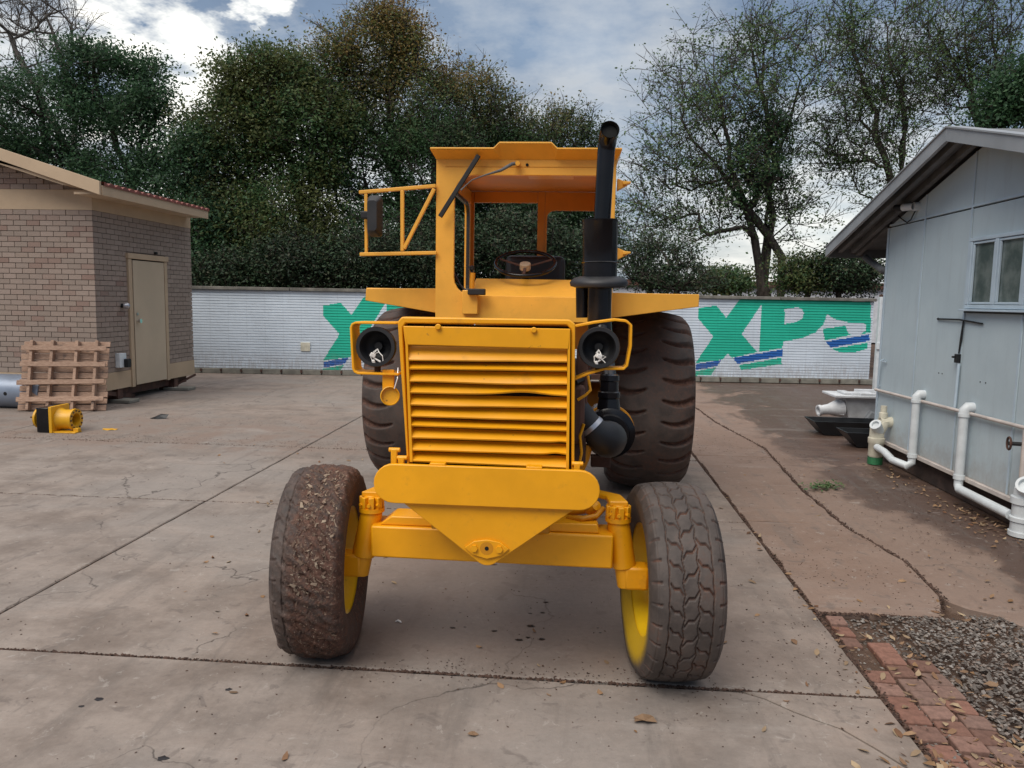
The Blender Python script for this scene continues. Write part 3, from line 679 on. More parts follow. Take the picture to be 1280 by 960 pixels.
for c in cells:
    kind, a, z, L_, H, _ = c; pr = rb.uniform(0, .004)
    if c in sset:
        o = bpy.data.objects.new('brick', bme); COL.objects.link(o); o.parent = cabin
        if kind == 'f': o.location = (a-cab_x, -pr, z); o.scale = (L_, .03, H)
        else: o.location = (-.03+pr, a-cab_y, z); o.scale = (.03, L_, H)
    elif kind == 'f': m.bx(a, a+L_, cab_y-pr, cab_y+.03, z, z+H)
    else: m.bx(cab_x-.03, cab_x+pr, a, a+L_, z, z+H)
m.build('brickwork', M['brick_far'], cabin, kind='stuff')
# door
fr = MB(); fr.bx(cab_x-.02, cab_x+.03, DY0-.08, DY0, ZB0-.01, 2.03); fr.bx(cab_x-.02, cab_x+.03, DY1, DY1+.08, ZB0-.01, 2.03); fr.build('door_frame', M['tan'], cabin, bevel=.004)
MB().bx(cab_x-.02, cab_x+.045, DY0-.1, DY1+.1, 2.032, 2.11).build('lintel', M['tan'], cabin, bevel=.004)
MB().bx(cab_x-.02, cab_x-.008, DY0, DY1, ZB0, 2.03).build('door_recess', M['hole'], cabin)  # black sheet stands in for the shade in the gap round the door
door = MB().bx(cab_x-.006, cab_x+.026, DY0+.035, DY1-.012, ZB0+.01, 2.015).build('door', M['tan_door'], cabin, bevel=.004)
hm = MB(); hm.cyl((cab_x+.026, DY0+.1, 1.14), (cab_x+.06, DY0+.1, 1.14), .016); hm.cyl((cab_x+.058, DY0+.1, 1.14), (cab_x+.085, DY0+.1, 1.14), .03); hm.build('door_knob', M['chrome'], door, smooth=40)
MB().cyl((cab_x+.026, DY0+.1, 1.24), (cab_x+.04, DY0+.1, 1.24), .02).build('keyhole', M['steel'], door, smooth=40)
# small fittings
lm = thing('bulkhead_lamp', (cab_x, 10.44, 1.36), 'small round silver wall light beside the beige cabin door', 'lamp'); lm.parent = None
MB().cyl((cab_x, 10.44, 1.364), (cab_x+.05, 10.44, 1.364), .03).build('base', M['matte_black'], lm, smooth=40)
MB().lathe((cab_x+.05, 10.44, 1.364), (1, 0, 0), [(0, .045), (.04, .045), (.065, .025), (.07, 0.001)]).build('lens', M['steel'], lm, smooth=40)
sb = thing('socket_box', (cab_x, 10.31, .5), 'pale grey electrical box with a black plug low on the cabin wall', 'socket')
MB().bx(cab_x, cab_x+.07, 10.24, 10.40, .50, .70).build('box', M['white_plastic'], sb, bevel=.006)
MB().bx(cab_x+.07, cab_x+.13, 10.33, 10.42, .50, .62).build('plug', M['matte_black'], sb, bevel=.008)
MB().cyl((cab_x, 11.35, 2.15), (cab_x+.04, 11.35, 2.15), .02, n=10).build('wall_hook', M['matte_black'], cabin)
# roof
for sgn in (1, -1):
    x0, x1 = (XR, -6.0) if sgn == 1 else (XR, XR-2.2)
    q = [(x0, rake_z(x0)-.16), (x1-.5*sgn, rake_z(x1)-.0), (x1, rake_z(x1)+.0), (x1, rake_z(x1)-.05), (x0, rake_z(x0)-.20)]
    MB().prism(q, 9.5, 12.35).build('roof_deck', M['tan'], cabin)
    q = [(x0, rake_z(x0)+.05), (x1+.012*sgn, rake_z(x1)+.045), (x1+.012*sgn, rake_z(x1)-.125), (x0, rake_z(x0)-.09)]
    MB().prism(q, 9.46, 9.50).build('bargeboard', M['tan'], cabin, bevel=.003)
ez = rake_z(-6.0)
MB().bx(-6.0, -5.975, 9.50, 12.35, ez-.125, ez+.0).build('fascia', M['tan'], cabin, bevel=.003)
MB().bx(cab_x-.02, -6.0, 9.52, 12.35, ez-.11, ez-.08).build('soffit_board', M['tan'], cabin)
ny, nx = 180, 14; V = []; F = []
for i in range(nx):
    x = -5.96-(i*.17); 
    for j in range(ny): y = 9.52+2.84*j/(ny-1); hump = abs(sin(pi*y/.155)); V.append((x, y, rake_z(x)+.022+.035*hump-.01*(i % 2)-.15*min(1, i*.17/.8)))
for j in range(ny): V.append((-5.962, 9.52+2.84*j/(ny-1), ez-.005))
for i in range(nx-1):
    for j in range(ny-1): F.append((i*ny+j, i*ny+j+1, (i+1)*ny+j+1, (i+1)*ny+j))
for j in range(ny-1): F.append((j, j+1, nx*ny+j+1, nx*ny+j))
npmesh('roof_tiles', V, F, M['roof_red'], cabin, kind='stuff')
# steel skid
for xs_ in (-6.75, -9.8): MB().bx(xs_, xs_+.3, 9.9, 12.4, .075, .195).build('skid_beam', M['rust'], cabin)
m = MB().bar((-6.35, 9.95, .18), (-6.5, 10.9, .02), .05, .06).bar((-6.3, 12.42, .2), (-6.5, 11.95, .02), .03, .03); m.build('brace', M['rust'], cabin)
for y in (10.35, 11.9): MB().bx(-6.62, -6.36, y-.06, y+.06, 0, .2).build('leg', M['rust'], cabin)
for (x, y) in ((-6.35, 10.35), (-6.3, 11.9)):
    o = MB().bx(x-.22, x+.2, y-.13, y+.13, .0, .05).build('concrete_pad', M['wall_base'], cabin, bevel=.01)

# ================================================================ PANEL HUT (right)
hut = thing('panel_hut', (3.15, 8.1, 0), 'pale blue-grey panelled hut with a low gable roof and a two-pane window', 'building')
HX = 3.15; seams = [8.13, 7.33, 6.5, 5.68, 4.86, 4.04, 3.7]; PK = 6.35
def rz(y): return 2.937-.268*abs(y-PK)
zj, z0h = 2.34, .22
MB().bx(HX+.03, 6.6, 3.72, 8.11, .2, 2.2).build('body', M['soffit'], hut)
MB().prism([(3.72, 2.2), (8.11, 2.2), (8.11, rz(8.11)-.12), (PK, rz(PK)-.12), (3.72, rz(3.72)-.12)], HX+.031, 6.6, 'x').build('gable_body', M['soffit'], hut)
for a, b in zip(seams, seams[1:]):
    if a == 6.5 or a == 5.68: zs = [(z0h, 1.545), (2.10, zj-.006)]
    else: zs = [(z0h, zj-.006)]
    for za_, zb_ in zs: MB().bx(HX, HX+.028, b+.004, a-.011, za_, zb_).build('wall_panel', M['hut'], hut, bevel=.002, seg=1)
    ys = [a-.004, b+.004]
    if b < PK < a: poly = [(a-.004, zj+.006), (b+.004, zj+.006), (b+.004, rz(b)-.11), (PK, rz(PK)-.11), (a-.004, rz(a)-.11)]
    else: poly = [(a-.004, zj+.006), (b+.004, zj+.006), (b+.004, rz(b)-.11), (a-.004, rz(a)-.11)]
    if min(p[1] for p in poly[2:]) > zj: MB().prism(poly, HX, HX+.028, 'x').build('gable_panel', M['hut'], hut, bevel=.002, seg=1)
for a in seams[1:-1]:
    top = rz(a)-.115
    if a in (5.68,): MB().bx(HX-.004, HX+.004, a+.007, a+.026, z0h, 1.54).build('cover_strip', M['hut_trim'], hut)
    else: MB().bx(HX-.004, HX+.004, a+.007, a+.026, z0h, top).build('cover_strip', M['hut_trim'], hut)
MB().bx(HX-.006, HX+.04, 8.13, 8.17, z0h, rz(8.15)-.12).build('corner_trim', M['hut_trim'], hut, bevel=.003)
MB().bx(HX-.005, HX+.003, 3.72, 8.13, zj+.008, zj+.026).build('cover_strip', M['hut_trim'], hut)
MB().bx(HX-.03, HX+.02, 3.7, 8.15, z0h-.035, z0h-.002).build('base_rail', M['rail'], hut, bevel=.003)
MB().bx(HX+.04, 6.5, 3.75, 8.08, 0, .19).build('plinth', M['plinth'], hut)
# window
wf = thing('t', (0, 0, 0), '', ''); bpy.data.objects.remove(wf)
WY = [6.42, 6.06, 5.70, 5.34]; wz0, wz1 = 1.575, 2.07
m = MB()
for (a, b, c, d) in ((6.46, 4.9, wz0-.03, wz0), (6.46, 4.9, wz1, wz1+.028)): m.bx(HX-.03, HX+.028, b, a, c, d)
for y in (6.44, 6.06, 5.68, 5.30, 4.92): m.bx(HX-.03, HX+.028, y-.022, y+.022, wz0+.002, wz1-.002)
win = m.build('window', M['hut_trim'], hut, bevel=.004)
for a, b in ((6.416, 6.084), (6.036, 5.704), (5.656, 5.324), (5.276, 4.944)):
    MB().bx(HX-.004, HX+.004, b, a, wz0+.002, wz1-.002).build('pane', M['glass'], win)
    m = MB(); e = .022
    m.bx(HX-.022, HX-.006, b+.002, a-.002, wz0+.004, wz0+e); m.bx(HX-.022, HX-.006, b+.002, a-.002, wz1-e, wz1-.004); m.bx(HX-.022, HX-.006, b+.002, b+e, wz0+e+.001, wz1-e-.001); m.bx(HX-.022, HX-.006, a-e, a-.002, wz0+e+.001, wz1-e-.001)
    m.build('casement', M['hut_trim'], win, bevel=.003)
MB().bx(HX-.055, HX-.001, 4.86, 6.50, wz0-.05, wz0-.034).build('window_sill', M['hut_trim'], hut, bevel=.003)
MB().bx(HX-.012, HX-.001, 4.86, 6.50, wz0-.064, wz0-.051).build('drip_strip', M['matte_black'], hut)
# roof
def slope(name, mat, y0, y1, t0, t1, x0, x1, **k):
    MB().prism([(y0, rz(y0)+t0), (y1, rz(y1)+t0), (y1, rz(y1)+t1), (y0, rz(y0)+t1)], x0, x1, 'x').build(name, mat, hut, **k)
for y0, y1 in ((PK, 9.07), (PK, 3.6)):
    slope('roof_sheet', M['soffit'], y0, y1, -.015, -.035, 2.86, 6.9); slope('fascia', M['gutter_grey'], y0, y1+(.01 if y1 > PK else -.01), .0, -.112, 2.83, 2.858, bevel=.003)
    slope('top_flashing', M['gutter_grey'], y0, y1, .004, -.008, 2.82, 2.95)
    for x in (2.93, 3.07): slope('barge_rafter', M['soffit'], y0, y1-(.1 if y1 > PK else -.1), -.037, -.10, x, x+.045)
MB().bx(2.86, 6.9, 9.045, 9.07, rz(9.07)-.12, rz(9.07)-.02).build('eave_fascia', M['soffit'], hut)
for k in range(8): MB().bar((3.17+k*.45, 8.2, rz(8.2)-.07), (3.17+k*.45, 9.04, rz(9.04)-.07), .045, .07).build('rafter_tail', M['soffit'], hut)
MB().tube([at(1082, 322, 8.95), at(1092, 330, 8.7), at(1104, 338, 8.2), (3.25, 8.16, at(1108, 341, 8.16).z)], .035, 12).build('downpipe', M['soffit'], hut, smooth=50)
# wiper-like T bar with latch, handle, rail
m = MB().tube([(HX-.012, 6.93, 1.452), (HX-.016, 6.55, 1.455), (HX-.012, 6.2, 1.432)], .007, 8); m.tube([(HX-.012, 6.93, 1.452), (HX+.0, 6.945, 1.452)], .01, 8)
m.build('strap_bar', M['matte_black'], hut, smooth=50)
m = MB().tube([(HX-.012, 6.49, 1.45), (HX-.014, 6.50, 1.3), (HX-.016, 6.515, 1.18)], [.006, .010, .006], 8); m.box((HX-.018, 6.525, 1.14), (.03, .045, .07)); m.cyl((HX-.02, 6.55, 1.15), (HX-.05, 6.55, 1.15), .008); m.build('latch', M['matte_black'], hut, smooth=40)
m = MB().tube([(HX-.02, 6.49, 1.10), (HX-.02, 6.50, .74)], .012, 8); m.build('latch_rod', M['hut_trim'], hut, smooth=50)
m = MB().strap([(HX-.005, 8.08, .74), (HX-.03, 8.08, .76), (HX-.03, 8.06, 1.0), (HX-.005, 8.04, 1.02)], .02, .006, (0, 1, 0)); m.bar((HX-.02, 8.03, 1.0), (HX-.02, 7.95, 1.0), .01, .01); m.build('pull_handle', M['hut_trim'], hut)
MB().tube([(HX-.03, 8.13, .700), (HX-.03, 7.1, .715), (HX-.03, 6.2, .728), (HX-.03, 4.5, .75)], .014, 10).build('pipe_rail', M['rail'], hut, smooth=50)
for y, a in ((6.86, 1), (6.80, 1), (6.18, .9), (6.10, .92)): MB().cyl((HX-.003, y, .93+a*.06), (HX+.003, y, .93+a*.06), .006, n=8).build('screw_hole', M['matte_black'], hut)
hut_o = hut
# security camera under the eave
sc = thing('security_camera', (HX, 7.56, 2.5), 'small white camera with a looped black cable under the hut eave', 'camera')
MB().cyl((HX, 7.50, 2.47), (HX-.05, 7.50, 2.47), .04).build('base', M['white_plastic'], sc, smooth=40)
MB().lathe((HX-.05, 7.50, 2.47), (-.6, .8, .0), [(0, .03), (.05, .034), (.10, .034), (.11, .026)], 20).build('housing', M['white_plastic'], sc, smooth=40)
MB().cyl((HX-.115, 7.59, 2.47), (HX-.155, 7.645, 2.47), .032).build('lens_hood', M['matte_black'], sc, smooth=40)
MB().tube([(HX-.02, 7.52, 2.44), (HX-.03, 7.58, 2.36), (HX-.03, 7.66, 2.34), (HX-.02, 7.76, 2.37), (HX-.01, 7.95, 2.44), (HX, 8.05, 2.47)], .006, 8).build('cable', M['matte_black'], sc, smooth=50)
# waste pipes on the wall, each its own thing
def waste_pipe(y, label, bottom):
    t = thing('waste_pipe', (HX-.06, y, .2), label, 'pipe', 'white waste pipes on the hut wall')
    x = HX-.065
    MB().cyl((x, y, .2), (x, y, .73), .034).build('upright', M['white_plastic'], t, smooth=40)
    m = MB().tube([(x, y, .72), (x, y, .75), (x+.02, y, .775), (HX+.01, y, .775)], .040, 16); m.build('elbow', M['white_plastic'], t, smooth=50)
    MB().cyl((x, y, .70), (x, y, .725), .043).build('collar', M['white_plastic'], t, smooth=40)
    MB().cyl((x, y, .20), (x, y, .235), .042).build('collar', M['white_plastic'], t, smooth=40)
    MB().tube([(x, y, .21), (x, y, .15)] + bottom, .034, 14).build('outlet_run', M['white_plastic'], t, smooth=50)
waste_pipe(7.10, 'shorter-run white waste pipe farther from camera on the hut wall', [(3.04, 7.08, .125), (3.0, 7.3, .13), (3.0, 7.5, .17), (3.0, 7.68, .18)])
waste_pipe(6.25, 'white waste pipe nearer the window with a long diagonal run to the floor gully', [(3.07, 6.2, .13), (3.08, 5.5, .12)])
def gully(x, y, label, fars):
    t = thing('drain_gully', (x, y, 0), label, 'drain', 'drain gullies along the hut')
    c = M['cream_plastic'] if fars else M['white_plastic']
    if fars:
        MB().lathe((x, y, 0), (0, 0, 1), [(0, .07), (.07, .07)], 20).build('painted_foot', M['old_plastic'], t, smooth=40)
        MB().lathe((x, y, 0), (0, 0, 1), [(.07, .062), (.09, .07), (.20, .07), (.21, .078), (.26, .078), (.265, .068), (.36, .066), (.37, .001)], 22).build('body', c, t, smooth=40)
        MB().tube([(x, y, .30), (x+.03, y-.01, .36), (x+.06, y-.01, .42), (x+.06, y-.01, .43)], .055, 16).build('riser', c, t, smooth=50)
        MB().cyl((x+.02, y, .42), (x+.17, y, .42), .052).build('branch', c, t, smooth=40)
        MB().lathe((x+.05, y, .46), (0, 0, 1), [(0, .04), (.05, .04), (.055, .03), (.12, .03), (.121, .001)], 18).build('vent_cap', c, t, smooth=40)
        MB().lathe((x-.01, y-.05, .36), (-.6, -.5, .65), [(-.05, .04), (.04, .05), (.06, .055), (.075, .055), (.075, .035), (.05, .034), (.05, .001)], 20).build('access_eye', M['white_plastic'], t, smooth=40)
    else:
        MB().lathe((x, y, 0), (0, 0, 1), [(0, .085), (.03, .085), (.032, .075), (.10, .075), (.102, .085), (.13, .085), (.135, .072), (.22, .072), (.225, .085), (.27, .085), (.275, .07), (.33, .066), (.34, .001)], 24).build('body', c, t, smooth=40)
        MB().lathe((x-.01, y-.04, .33), (-.45, -.55, .6), [(-.06, .05), (.02, .06), (.05, .066), (.07, .066), (.07, .048), (.04, .046), (.04, .001)], 24).build('access_eye', M['white_plastic'], t, smooth=40)
        MB().cyl((x+.02, y, .34), (x+.04, y-.01, .60), .03).build('riser', M['rail'], t, smooth=40)
gully(3.02, 7.76, 'cream plastic drain gully with green foot at the far hut corner', True)
gully(3.12, 5.42, 'white ribbed drain gully at the right edge of the photo', False)
vt = thing('gate_valve', (HX-.05, 5.5, .6), 'small pipe valve with a red-brown handwheel on the hut wall', 'valve')
MB().lathe((HX-.13, 5.47, .63), (-1, .25, 0), [(0, .045), (.008, .05), (.016, .045), (.008, .036), (0, .045)], 18).build('handwheel', M['rust'], vt, smooth=40)
MB().cyl((HX-.14, 5.472, .63), (HX-.0, 5.44, .63), .014).build('stem', M['matte_black'], vt, smooth=40)
MB().cyl((HX-.05, 5.44, .40), (HX-.05, 5.44, .73), .02).build('pipe', M['rail'], vt, smooth=40)

# ================================================================ THINGS ROUND THE YARD
# white casting on the ground behind the hut corner
pc = thing('pump_hopper', (3.75, 10.4, 0), 'white painted cast hopper with a ribbed pipe outlet beside the hut', 'machine')
x0 = 3.42
m = MB().box((x0+.45, 10.4, .385), (.95, .55, .03)); m.build('top_flange', M['white_cast'], pc, bevel=.006)
m = MB().box((x0+.35, 10.3, .415), (.28, .2, .03)).box((x0+.18, 10.4, .415), (.1, .3, .025)).bx(x0+.3, x0+1.0, 10.16, 10.2, .40, .43).bx(x0+.35, x0+1.0, 10.5, 10.55, .40, .45); m.build('bracket', M['white_cast'], pc, bevel=.004)
m = MB(); m.add([(x0+.12, 10.2, .37), (x0+.85, 10.2, .37), (x0+.85, 10.65, .37), (x0+.12, 10.65, .37), (x0+.2, 10.25, .06), (x0+.42, 10.25, .06), (x0+.42, 10.6, .06), (x0+.2, 10.6, .06)], [(0, 1, 2, 3), (4, 5, 6, 7), (0, 1, 5, 4), (1, 2, 6, 5), (2, 3, 7, 6), (3, 0, 4, 7)]); m.build('hopper', M['white_cast'], pc, bevel=.01)
MB().lathe((x0+.12, 10.3, .22), (-1, -.15, -.12), [(0, .12), (.10, .10), (.18, .07), (.28, .062), (.285, .072), (.32, .072), (.32, .05), (.20, .045)], 24).build('outlet', M['white_cast'], pc, smooth=40)
for k in range(6):
    a = k*pi/3; ax = Vector((-1, -.15, -.12)).normalized(); u = ax.orthogonal().normalized(); v = ax.cross(u); d = u*cos(a)+v*sin(a); c = Vector((x0+.12, 10.3, .22))
    MB().add([c+d*.08, c+d*.125+ax*.02, c+d*.06+ax*.2, c+d*.04+ax*.2, c+d*.08+v.cross(d)*0+ax.cross(d)*.012, c+d*.125+ax*.02+ax.cross(d)*.012, c+d*.06+ax*.2+ax.cross(d)*.012, c+d*.04+ax*.2+ax.cross(d)*.012], [(0, 1, 2, 3), (4, 5, 6, 7), (0, 1, 5, 4), (1, 2, 6, 5), (2, 3, 7, 6)]).build('rib', M['white_cast'], pc)
MB().box((x0+.55, 10.3, .08), (.3, .3, .12), (.0, .5, 0)).build('foot', M['gutter_grey'], pc, bevel=.01)
def trough(x, y, w, d, h, label):
    t = MB(); i = .018; o = .11
    ring = lambda dx, z, sx: [(x+dx, y-d/2+sx, z), (x+w-dx, y-d/2+sx, z), (x+w-dx, y+d/2-sx, z), (x+dx, y+d/2-sx, z)]
    V = ring(0, h, 0)+ring(o*1.3, .004, o*.5)+ring(i, h, i)+ring(o*1.3+i*.5, .02, o*.5+i)
    F = [(0, 1, 5, 4), (1, 2, 6, 5), (2, 3, 7, 6), (3, 0, 4, 7), (4, 5, 6, 7)] + [(8, 9, 13, 12), (9, 10, 14, 13), (10, 11, 15, 14), (11, 8, 12, 15), (12, 13, 14, 15)] + [(0, 1, 9, 8), (1, 2, 10, 9), (2, 3, 11, 10), (3, 0, 8, 11)]
    ob = t.add(V, F).build('feed_trough', M['tarp'], None); ob['label'] = label; ob['category'] = 'trough'; ob['group'] = 'black troughs behind the hut'
a = atz(1030, 545); trough(a.x-.12, 9.55, 1.5, .42, .17, 'black sloping-sided trough, farther back of the two by the hut')
trough(3.02, 8.75, 1.2, .36, .17, 'black sloping-sided trough nearer the drain gully, front one of the two')
# steel pipe at the left edge
dr = thing('steel_pipe', (-8.2, 9.35, 0), 'large smooth blue-grey steel pipe lying at the left edge of the photo', 'pipe')
dp = at(60, 495, 9.6)
m = MB().lathe((dp.x, 9.62, .222), (-1, 0, 0), [(0, .20), (0, .222), (2.6, .222), (2.6, .2)], 48); m.lathe((dp.x, 9.62, .222), (-1, 0, 0), [(0, .20), (2.6, .2)], 48); m.build('shell', M['drum'], dr, smooth=40)
b7 = at(7, 501, 9.4); MB().cyl((b7.x, 9.62-.2225, .21), (b7.x, 9.62-.20, .21), .024).build('bolt_hole', M['hole'], dr, smooth=40)
# pallet leaning on the cabin
def pallet():
    bl_, br_ = Vector((at(22, 516, 9.3).x, 9.30, 0)), Vector((at(132, 510, 9.55).x, 9.55, 0)); tl_ = at(15, 428, 9.62); 
    ux = (br_-bl_); Wd = ux.length; ux.normalize(); up = Vector((-.03, .28, .93)); up = (up-ux*up.dot(ux)).normalized(); nn = ux.cross(up).normalized()   # nn towards the camera
    if nn.y > 0: nn = -nn
    Hh = .93; Rm = Matrix((ux, nn, up)).transposed(); t = thing('wooden_pallet', tuple((bl_+br_)/2), 'weathered wooden pallet standing on edge against the brick cabin, slats facing back', 'pallet')
    def P(u, v, w): return bl_+ux*u+up*v+nn*w
    r = random.Random(5)
    for k in range(11):       # closely laid deck boards at the back
        v = .045+k*.0845; MB().box(P(Wd/2+r.uniform(-.012, .012), v, .0), (Wd*r.uniform(.985, 1.01), .018, .074+r.uniform(-.006, .004)), Rm @ Euler((0, r.uniform(-.008, .008), 0)).to_matrix()).build('deck_board', M['wood'], t, bevel=.003, seg=1)
    for u in (.13, .36, .64, .87): MB().box(P(Wd*u, Hh/2, .052), (.036, .08, Hh*r.uniform(.985, 1.01)), Rm @ Euler((0, r.uniform(-.012, .012), 0)).to_matrix()).build('stringer', M['wood'], t, bevel=.003, seg=1)
    for v in (.14, .36, .59, .80): MB().box(P(Wd/2+r.uniform(-.01, .01), v*1.02, .102), (Wd*r.uniform(.97, 1.0), .018, .062), Rm @ Euler((0, r.uniform(-.02, .01), 0)).to_matrix()).build('bottom_board', M['wood'], t, bevel=.003, seg=1)
pallet()
# yellow gearbox unit
gp = atz(70, 541); gb = thing('gearbox_unit', (gp.x, gp.y, 0), 'yellow and black gearbox with round flange lying on the yard in front of the pallet', 'machine part')
S_ = 8.05; X0 = gp.x; Y0 = gp.y+.12
k = 8.0/962
def gx_(px): return at(px, 520, Y0).x
MB().lathe((gx_(50), Y0, .14), (-1, 0, 0), [(-.02, .03), (-.012, .112), (.012, .112), (.02, .1), (.02, .001)], 32).build('flange', M['bright_yellow'], gb, smooth=35)
MB().lathe((gx_(50), Y0, .14), (1, 0, 0), [(0, .06), (.05, .045), (.14, .04)], 24).build('shaft', M['bright_yellow'], gb, smooth=40)
for q in range(5): a = 2*pi*q/5+.4; MB().cyl((gx_(50)-.05, Y0+.085*cos(a), .14+.085*sin(a)), (gx_(50)+.0, Y0+.085*cos(a), .14+.085*sin(a)), .009, n=8).build('stud', M['rust'], gb)
MB().bx(gx_(57), gx_(72), Y0-.15, Y0+.15, .005, .275).build('coupling_box', M['black'], gb, bevel=.006)
MB().bx(gx_(72)+.002, gx_(76), Y0-.155, Y0+.155, .0, .29).build('mounting_plate', M['bright_yellow'], gb, bevel=.004)
MB().lathe((gx_(76), Y0, .135), (1, 0, 0), [(0, .125), (.04, .108), (.15, .108), (.15, .12), (.18, .12), (.18, .07), (.1, .06)], 32).build('drum', M['bright_yellow'], gb, smooth=35)
for q in range(12): a = 2*pi*q/12; MB().cyl((gx_(76)+.18, Y0+.098*cos(a), .135+.098*sin(a)), (gx_(76)+.19, Y0+.098*cos(a), .135+.098*sin(a)), .01, n=6).build('bolt', M['rust'], gb)
MB().bx(gx_(74), gx_(103), Y0-.14, Y0-.02, .0, .015).box((gx_(100), Y0-.06, .03), (.06, .05, .04)).build('foot_bracket', M['bright_yellow'], gb, bevel=.003)

# ================================================================ TREES
def tree(name, base, blobs, nodes, label, cat='tree', leaves=(40, .32, .085), leafmat='leaf_dark', bark='bark', r_base=.2, twigs=2, twig_len=.55, seed=1, fork=None, group=None, twig_r=.006, jit=.0, tip_leaves=1., shell=.35, keep=1., leaders=(), pipe=.52):
    """blobs: (px, py, rx_px, ry_px, Y) crown masses read off in the view and set at their own distance"""
    R = np.random.default_rng(seed); C = []; tot = sum(b[2]*b[3] for b in blobs)
    for (px, py, rx, ry, Y) in blobs:
        c = np.array(at(px, py, Y)); k = Y/962.; n = max(6, int(nodes*b_/tot) if (b_ := rx*ry) else 6)
        d = R.normal(size=(n, 3)); d /= np.linalg.norm(d, axis=1)[:, None]; rad = R.uniform(shell, 1, (n, 1))**.6
        ry_ = min(rx, 260)
        C.append(c+d*rad*np.array([rx*k, ry_*k*.75, ry*k]))
    C = np.concatenate(C); base = np.array([base[0], base[1], 0.])
    C = C[C[:, 2] > .3]
    low = C[:, 2].min(); h0 = fork if fork else max(.8, low*.75)
    # trunk nodes
    P = [base]; par = [-1]; pl = [0.]; cen = C.mean(0)
    tk = 6
    for i in range(1, tk+1):
        t = i/tk; p = base+np.array([(cen[0]-base[0])*.12*t, (cen[1]-base[1])*.12*t, h0*t])+np.append(R.normal(0, .03+jit, 2), 0); P.append(p); par.append(i-1); pl.append(pl[-1]+h0/tk)
    order = np.argsort(np.linalg.norm(C-P[-1], axis=1)); C = C[order]
    top0 = len(P)-1
    for li, ld in enumerate(leaders):
        e = np.array(at(*ld)); s0 = P[top0 if li else top0]; k = max(3, int(np.linalg.norm(e-s0)/.55)); prev = top0; side = R.normal(0, .25, 2)
        for q in range(1, k+1):
            t = q/k; p = s0+(e-s0)*np.array([t**1.45, t, t**.92])+np.append(side*np.sin(t*pi)+R.normal(0, .05, 2), 0); P.append(p); par.append(prev); pl.append(pl[prev]+.3); prev = len(P)-1
    A = np.zeros((len(P)+len(C)*3, 3)); A[:len(P)] = P; PL = np.zeros(len(A)); PL[:len(P)] = pl; n = len(P); first = tk-1
    tips = []
    for c in C:
        d = np.linalg.norm(A[first:n]-c, axis=1); down = np.maximum(0, A[first:n, 2]-c[2])
        j = first+int(np.argmin(d+.32*PL[first:n]*.6+.8*down))
        dist = d[j-first]; k = 2 if dist > .8 else 1; prev = j
        for q in range(1, k+1):
            t = q/k; p = A[j]*(1-t)+c*t
            if q < k: p = p+np.array([0, 0, -.06*dist])*1.+R.normal(0, .07*dist, 3)
            A[n] = p; par.append(prev); PL[n] = PL[prev]+dist/k; prev = n; n += 1
        tips.append(prev)
    A = A[:n]; par = np.array(par); w = np.zeros(n); kids = np.bincount(par[par >= 0], minlength=n); w[kids == 0] = 1
    for i in range(n-1, 0, -1): w[par[i]] += w[i]
    rad = r_base*(w/w[0])**pipe; rad = np.maximum(rad, .009); rad[:3] *= np.array([1.35, 1.15, 1.05])
    # tubes (one 5/6-sided ring pair per segment)
    V = []; F = []; nb = 0
    for i in range(1, n):
        a, b = A[par[i]], A[i]; ra, rb = min(rad[par[i]], rad[i]*1.5), rad[i]; k = 8 if rb > .06 else (5 if rb > .02 else 3)
        d = b-a; L_ = np.linalg.norm(d)
        if L_ < 1e-4: continue
        d /= L_; u = np.cross(d, [0, .3, 1.] if abs(d[2]) < .9 else [1., 0, 0]); u /= np.linalg.norm(u); v = np.cross(d, u)
        an = np.arange(k)*2*pi/k; ring = np.cos(an)[:, None]*u+np.sin(an)[:, None]*v
        V.append(a-d*min(ra*.5, .04)+ring*ra); V.append(b+ring*rb)
        for q in range(k): F.append((nb+q, nb+(q+1) % k, nb+k+(q+1) % k, nb+k+q))
        nb += 2*k
    # twigs: thin three-sided spikes
    tipsA = np.array(tips); tw = []
    if twigs:
        T = A[np.repeat(tipsA, twigs)]; m_ = len(T); pd = A[np.repeat(tipsA, twigs)]-A[par[np.repeat(tipsA, twigs)]]; pd /= np.linalg.norm(pd, axis=1)[:, None]+1e-6
        d = pd*.8+R.normal(0, .65, (m_, 3))+np.array([0, 0, .45]); d /= np.linalg.norm(d, axis=1)[:, None]; L_ = R.uniform(.5, 1.2, (m_, 1))*twig_len; E_ = T+d*L_
        st = [(T, E_, twig_r*1.6, twig_r*.7)]
        for f in (.35, .6, .8):   # side shoots
            s0 = T+d*L_*f; d2 = d*.7+R.normal(0, .55, (m_, 3))+np.array([0, 0, .15]); d2 /= np.linalg.norm(d2, axis=1)[:, None]; e2 = s0+d2*L_*R.uniform(.3, .6, (m_, 1)); st.append((s0, e2, twig_r, twig_r*.4)); tw.append(e2)
        tw.append(E_)
        for a, b, ra, rb in st:
            dd = b-a; dd /= np.linalg.norm(dd, axis=1)[:, None]; u = np.cross(dd, np.array([.3, .2, 1.])); u /= np.linalg.norm(u, axis=1)[:, None]; v = np.cross(dd, u); m_ = len(a)
            vs = np.stack([a+u*ra, a-u*.5*ra+v*.87*ra, a-u*.5*ra-v*.87*ra, b+u*rb, b-u*.5*rb+v*.87*rb, b-u*.5*rb-v*.87*rb], 1).reshape(-1, 3); V.append(vs)
            for q in range(m_): o = nb+q*6; F += [(o, o+1, o+4, o+3), (o+1, o+2, o+5, o+4), (o+2, o, o+3, o+5)]
            nb += m_*6
    t = thing(name, tuple(base), label, cat, group)
    npmesh('trunk', np.concatenate(V), F, M[bark], t, smooth=True)
